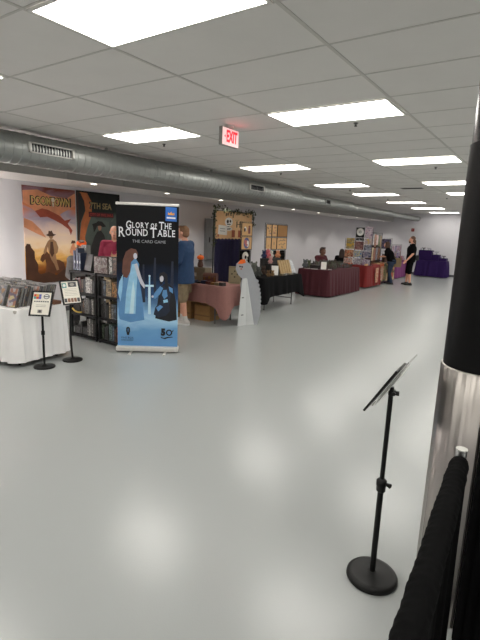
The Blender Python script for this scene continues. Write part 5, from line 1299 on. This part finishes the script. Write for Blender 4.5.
# man in black
t, J, s = person('person in black t-shirt, shorts and shoes with brown ponytail standing near the far wall', (-4.42, 17.42, 0), (-.93, -.36), 1.76,
       dict(head=(0, -.03, 1.635), wrl=(.20, -.16, .90), wrr=(-.20, -.12, .90), anl=(.10, .03, .085), anr=(-.10, -.06, .085), knr=(-.10, -.05, .5)),
       M_skin, M_blackt, .40, M_blackt, .6, M_shoeb, M_hairm, 'tail', 1.25, fine=.011)
b = MB(); b.box((.10, .20, 1.0), (.16, .10, .20)); b.build('hip_bag', mat('bag_charcoal', (.13, .13, .14), .7), t, bevel=.03)
b = MB(); b.ell(J['head'] + Vector((0, -.06, -.085)), (.05, .045, .05)); fuse(b, 'beard', M_hairm, t)

# ------------------------------------------------------------------ round column at the right
CX, CY, CR = -.20, 2.19, .172
colm = thing('column', 'thick round column at the right, black above and steel clad below', 'column', (CX, CY, 0))
M_colb = mat('column_black', (.03, .03, .031), .25, 0, .05, 8, spec=.3); M_colm = mat('column_wrap', (.03, .03, .031), .5, 0, .05, 8, spec=.15)
MB().lathe([(CR - .008, 1.1835), (CR - .008, 2.1)], n=64).build('padded_wrap', M_colm, colm, True)
MB().lathe([(CR - .013, 2.1005), (CR - .013, CEIL - .001)], n=64).build('painted_shaft', M_colb, colm, True)
def steel():
    m = bpy.data.materials.new('brushed_steel'); m.use_nodes = True
    nt = m.node_tree; b = nt.nodes['Principled BSDF']; N = nt.nodes.new; L = nt.links.new
    tc = N('ShaderNodeTexCoord'); mp = N('ShaderNodeMapping'); mp.inputs['Scale'].default_value = (1, 1, .015); L(tc.outputs['Object'], mp.inputs[0])
    nz = N('ShaderNodeTexNoise'); nz.inputs['Scale'].default_value = 90; nz.inputs['Detail'].default_value = 4; L(mp.outputs[0], nz.inputs['Vector'])
    nz2 = N('ShaderNodeTexNoise'); nz2.inputs['Scale'].default_value = 15; nz2.inputs['Detail'].default_value = 2; L(mp.outputs[0], nz2.inputs['Vector'])
    b.inputs['Metallic'].default_value = 1; b.inputs['Base Color'].default_value = (*lin((.68, .66, .64)), 1)
    mr = N('ShaderNodeMapRange'); mr.inputs[3].default_value = .22; mr.inputs[4].default_value = .40; L(nz.outputs['Fac'], mr.inputs[0]); L(mr.outputs[0], b.inputs['Roughness'])
    bp = N('ShaderNodeBump'); bp.inputs['Strength'].default_value = .75; bp.inputs['Distance'].default_value = .02; L(nz2.outputs['Fac'], bp.inputs['Height']); L(bp.outputs['Normal'], b.inputs['Normal'])
    b.inputs['Anisotropic'].default_value = .5
    return m
M_steel = steel()
MB().lathe([(CR, .0), (CR, 1.18), (CR - .003, 1.183)], n=72).build('steel_cladding', M_steel, colm, True)
a = math.radians(-78)
b = MB(); b.tube([(math.cos(a) * (CR + .001), math.sin(a) * (CR + .001), .01), (math.cos(a) * (CR + .001), math.sin(a) * (CR + .001), 1.178)], .006, 8); b.build('seam_strip', mat('seam_dark', (.25, .24, .23), .4, .8), colm, True)

# ------------------------------------------------------------------ pipe-and-drape rail at the right edge
M_drape = mat('black_drape', (.035, .035, .038), .85, 0, .08, 30, .35, 300, spec=.08)
RA, RB = Vector((-.186, 1.70, .945)), Vector((-.070, -.40, .945))
rail = thing('pipe_rail', 'low silver pipe rail beside the steel column carrying a black drape', 'rail', (RA.x, RA.y, 0))
b = MB(); b.tube([(0, 0, .012), (0, 0, .985)], .0185, 16); b.lathe([(.0185, .985), (.0185, .9875), (.012, .989)], n=16); b.build('post', M_chrome, rail, True)
MB().tube([(0, 0, .9895), (0, 0, .994)], .020, 14).build('post_cap', mat('cap_clear', (.82, .82, .80), .3), rail, True)
MB().lathe([(.17, 0), (.17, .008), (.03, .0115)], n=28).build('base_plate', M_blackmetal, rail, True)
d = RB - RA
MB().tube([(d.x * .004, d.y * .012, .945), (d.x, d.y, .945)], .014, 12).build('crossbar', M_chrome, rail, True)
b = MB(); b.tube([(d.x, d.y, .012), (d.x, d.y, .985)], .0185, 16); b.build('post', M_chrome, rail, True)
MB().lathe([(.17, 0), (.17, .008), (.03, .0115)], (d.x, d.y, 0), 28).build('base_plate', M_blackmetal, rail, True)
# gathered pocket and hanging folds, one cloth
L_ = d.length; dx = d.normalized(); nx_ = Vector((dx.y, -dx.x, 0))
def drape(name, label, A, dirv, nrm, length, zt, zb, pocket, seed, pleat=26, amp0=.005, amp1=.018):
    r = random.Random(seed); p1, p2, p3 = r.uniform(0, 6), r.uniform(0, 6), r.uniform(0, 6)
    vs = []; n = int(length / .0085); m_ = 0
    prof = []
    K = 20
    for j in range(K):                                   # pocket round the rail, opens at the bottom
        prof.append(('p', -PI / 2 + .35 + (2 * PI - .7) * j / (K - 1)))
    Zs = [zt - pocket - .004 - (zt - pocket - .004 - zb) * (k / 26) ** 1.1 for k in range(27)]
    def wob(u): return math.sin(pleat * u + 1.4 * math.sin(2.3 * u * 3 + p1)) + .5 * math.sin(pleat * 1.9 * u + p2 + math.sin(5 * u))
    for i in range(n + 1):
        u = length * i / n; w = wob(u * 4)
        c = A + dirv * u
        rr = pocket * (1 + .012 * math.sin(u * 80 + 2.5 * math.sin(u * 17 + p3)) + .03 * math.sin(u * 31 + p1 + 3 * math.sin(u * 7)))
        if u < .03: rr *= .80 + .2 * (u / .03)
        row = []
        for z in Zs[::-1]:
            t = (zt - z) / (zt - zb); row.append(c + nrm * (.004 + (amp0 + (amp1 - amp0) * t) * w + pocket * .55) + Vector((0, 0, z - zt)) + dirv * (.012 * t * math.sin(3.1 * w + p2)))
        for kind, a in prof:
            wr = rr + .0007 * math.sin(3 * a + u * 130) + .0007 * math.sin(2 * a - u * 210)
            row.append(c + nrm * wr * math.cos(a) + Vector((0, 0, wr * math.sin(a) * 1.05)))
        for z in Zs:
            t = (zt - z) / (zt - zb); row.append(c + nrm * (-.004 + (amp0 + (amp1 - amp0) * t) * w * .8 - pocket * .15) + Vector((0, 0, z - zt)))
        vs += row; m_ = len(row)
    fs = [(i * m_ + k, i * m_ + k + 1, (i + 1) * m_ + k + 1, (i + 1) * m_ + k) for i in range(n) for k in range(m_ - 1)]
    o = MB().add(vs, fs).build(name, M_drape, None, True, fix=False)
    return tag(o, label, 'drape')
drape('black_drape', 'black gathered drape hanging from the low rail in the bottom right corner', RA + dx * .018, dx, -nx_ if nx_.x < 0 else nx_, L_ - .05, .945, .02, .033, 3)
# second drape at the frame edge in front of the column
r2 = thing('pipe_rail', 'black pipe rail holding the floor length drape at the right frame edge', 'rail', (.06, 1.97, 0))
for x in (0, .74): 
    MB().tube([(x, .03, .012), (x, .03, 1.30)], .0165, 14).build('post', M_blackmetal, r2, True)
    MB().bb((x - .02, -.10, 0), (x + .05, .16, .0115)).build('base_plate', M_blackmetal, r2)
MB().tube([(-.215, -.012, 1.27), (.80, -.012, 1.27)], .012, 12).build('crossbar', M_blackmetal, r2, True)
for x in (0, .74): MB().box((x, .01, 1.27), (.03, .03, .03)).build('clamp', M_blackmetal, r2)
drape('black_drape', 'black floor length drape at the right frame edge in front of the steel column', Vector((-.152, 1.958, 1.27)), Vector((1, 0, 0)), Vector((0, -1, 0)), .95, 1.27, .014, .022, 8, 20, .006, .018)

# ------------------------------------------------------------------ adjustable sign stand in the foreground
SX, SYY = -.560, 2.115
st = thing('sign_stand', 'black adjustable floor stand with tilted clear sign seen edge-on, in the right foreground', 'sign stand', (SX, SYY, 0))
MB().lathe([(.004, 0), (.124, 0), (.128, .006), (.126, .020), (.118, .029), (.10, .032), (.03, .034), (.020, .040), (.016, .042)], n=56).build('base', M_black, st, True)
MB().tube([(0, 0, .040), (0, 0, .52)], .0145, 18).build('lower_pole', M_black, st, True)
MB().tube([(0, 0, .521), (0, 0, .992)], .0115, 18).build('upper_pole', M_black, st, True)
b = MB(); b.lathe([(.0165, .485), (.022, .49), (.022, .515), (.025, .52), (.025, .545), (.018, .552), (.0125, .556)], n=22); b.build('collar', M_black, st, True)
MB().tube([(.022, 0, .533), (.045, -.01, .533)], [.007, .012], 10).build('knob', M_black, st, True)
# tilted plate: its plane passes through the viewing side, tall axis leaning right
vd = Vector((SX, SYY, 0)).normalized(); rt = Vector((vd.y, -vd.x, 0))
hh_ = (vd * .215 - rt * .977).normalized()                    # where the page faces: leftwards and a little down the hall
tl = math.radians(59)
nr = hh_ * math.sin(tl) + Vector((0, 0, 1)) * math.cos(tl)
up = -hh_ * math.cos(tl) + Vector((0, 0, 1)) * math.sin(tl)
wdv = nr.cross(up)
pc = Vector((0, 0, 1.030)) + nr * .004 - rt * .004
M3 = Matrix((up, wdv, nr)).transposed().to_4x4()          # local x = up the page, y = across, z = out of the page
hd_ = MB(); hd_.box((.01, 0, -.006), (.20, .18, .004)); hb = hd_.build('back_plate', mat('plate_silver', (.62, .62, .61), .3, .6), st); hb.matrix_local = Matrix.Translation(pc) @ M3
fr = MB(); W2, H2, q = .086, .105, .012
fr.bb((-H2 - .045, -W2, .010), (-H2 + q, W2, .020)); fr.bb((H2 - q, -W2, .010), (H2, W2, .020)); fr.bb((-H2 + q, -W2, .010), (H2 - q, -W2 + q, .020)); fr.bb((-H2 + q, W2 - q, .010), (H2 - q, W2, .020))
fr.bb((-H2 + q, -W2 + q, .010), (H2 - q, W2 - q, .012))
fo = fr.build('frame', M_black, st); fo.matrix_local = Matrix.Translation(pc) @ M3
MB().bb((-H2 + q, -W2 + q, .0125), (H2 - q, W2 - q, .0145)).build('page', mat('sign_page', (.95, .93, .88)), fo)
pl_ = MB(); pl_.box((.035, 0, .001), (.275, .17, .005)); po = pl_.build('clear_cover', mat('clear_acrylic', (.80, .80, .79), .12, 0, 0, trans=.6), st); po.matrix_local = Matrix.Translation(pc) @ M3
b = MB(); b.capsule((0, 0, .990), (0, 0, .998), .014, .014); 
p0 = Vector((0, 0, .998)); b.tube([p0, pc - nr * .012], .009, 10); b.build('swivel_joint', M_blackmetal, st, True)
b = MB(); b.tube([p0 - vd * .02 + rt * .012, p0 + vd * .03 + rt * .014], .009, 10); b.tube([p0 + rt * .008, p0 + rt * .036], [.010, .012], 10); b.build('thumb_screw', M_blackmetal, st, True)

# ------------------------------------------------------------------ camera, light level
cam = bpy.data.cameras.new('camera'); co = bpy.data.objects.new('camera', cam); COL.objects.link(co)
FPX, PIT, ROL, YAW = 457.896, .19202, .038939, .597618
Fv = Vector((-math.sin(YAW) * math.cos(PIT), math.cos(YAW) * math.cos(PIT), -math.sin(PIT)))
r0 = Vector((math.cos(YAW), math.sin(YAW), 0)); u0 = r0.cross(Fv)
rr = r0 * math.cos(ROL) + u0 * math.sin(ROL); uu = -r0 * math.sin(ROL) + u0 * math.cos(ROL)
Mx = Matrix((rr, uu, -Fv)).transposed().to_4x4(); Mx.translation = (0, 0, H)
co.matrix_world = Mx
cam.sensor_fit = 'VERTICAL'; cam.sensor_height = 24; cam.lens = 24 * FPX / 640; cam.clip_start = .02; cam.clip_end = 100
S.camera = co
w = bpy.data.worlds.new('world'); S.world = w; w.use_nodes = True
w.node_tree.nodes['Background'].inputs[0].default_value = (.5, .5, .5, 1); w.node_tree.nodes['Background'].inputs[1].default_value = .05
vs_ = S.view_settings
vs_.view_transform = 'Standard'; vs_.look = 'None'; vs_.gamma = 1; vs_.use_curve_mapping = False; vs_.exposure = .68
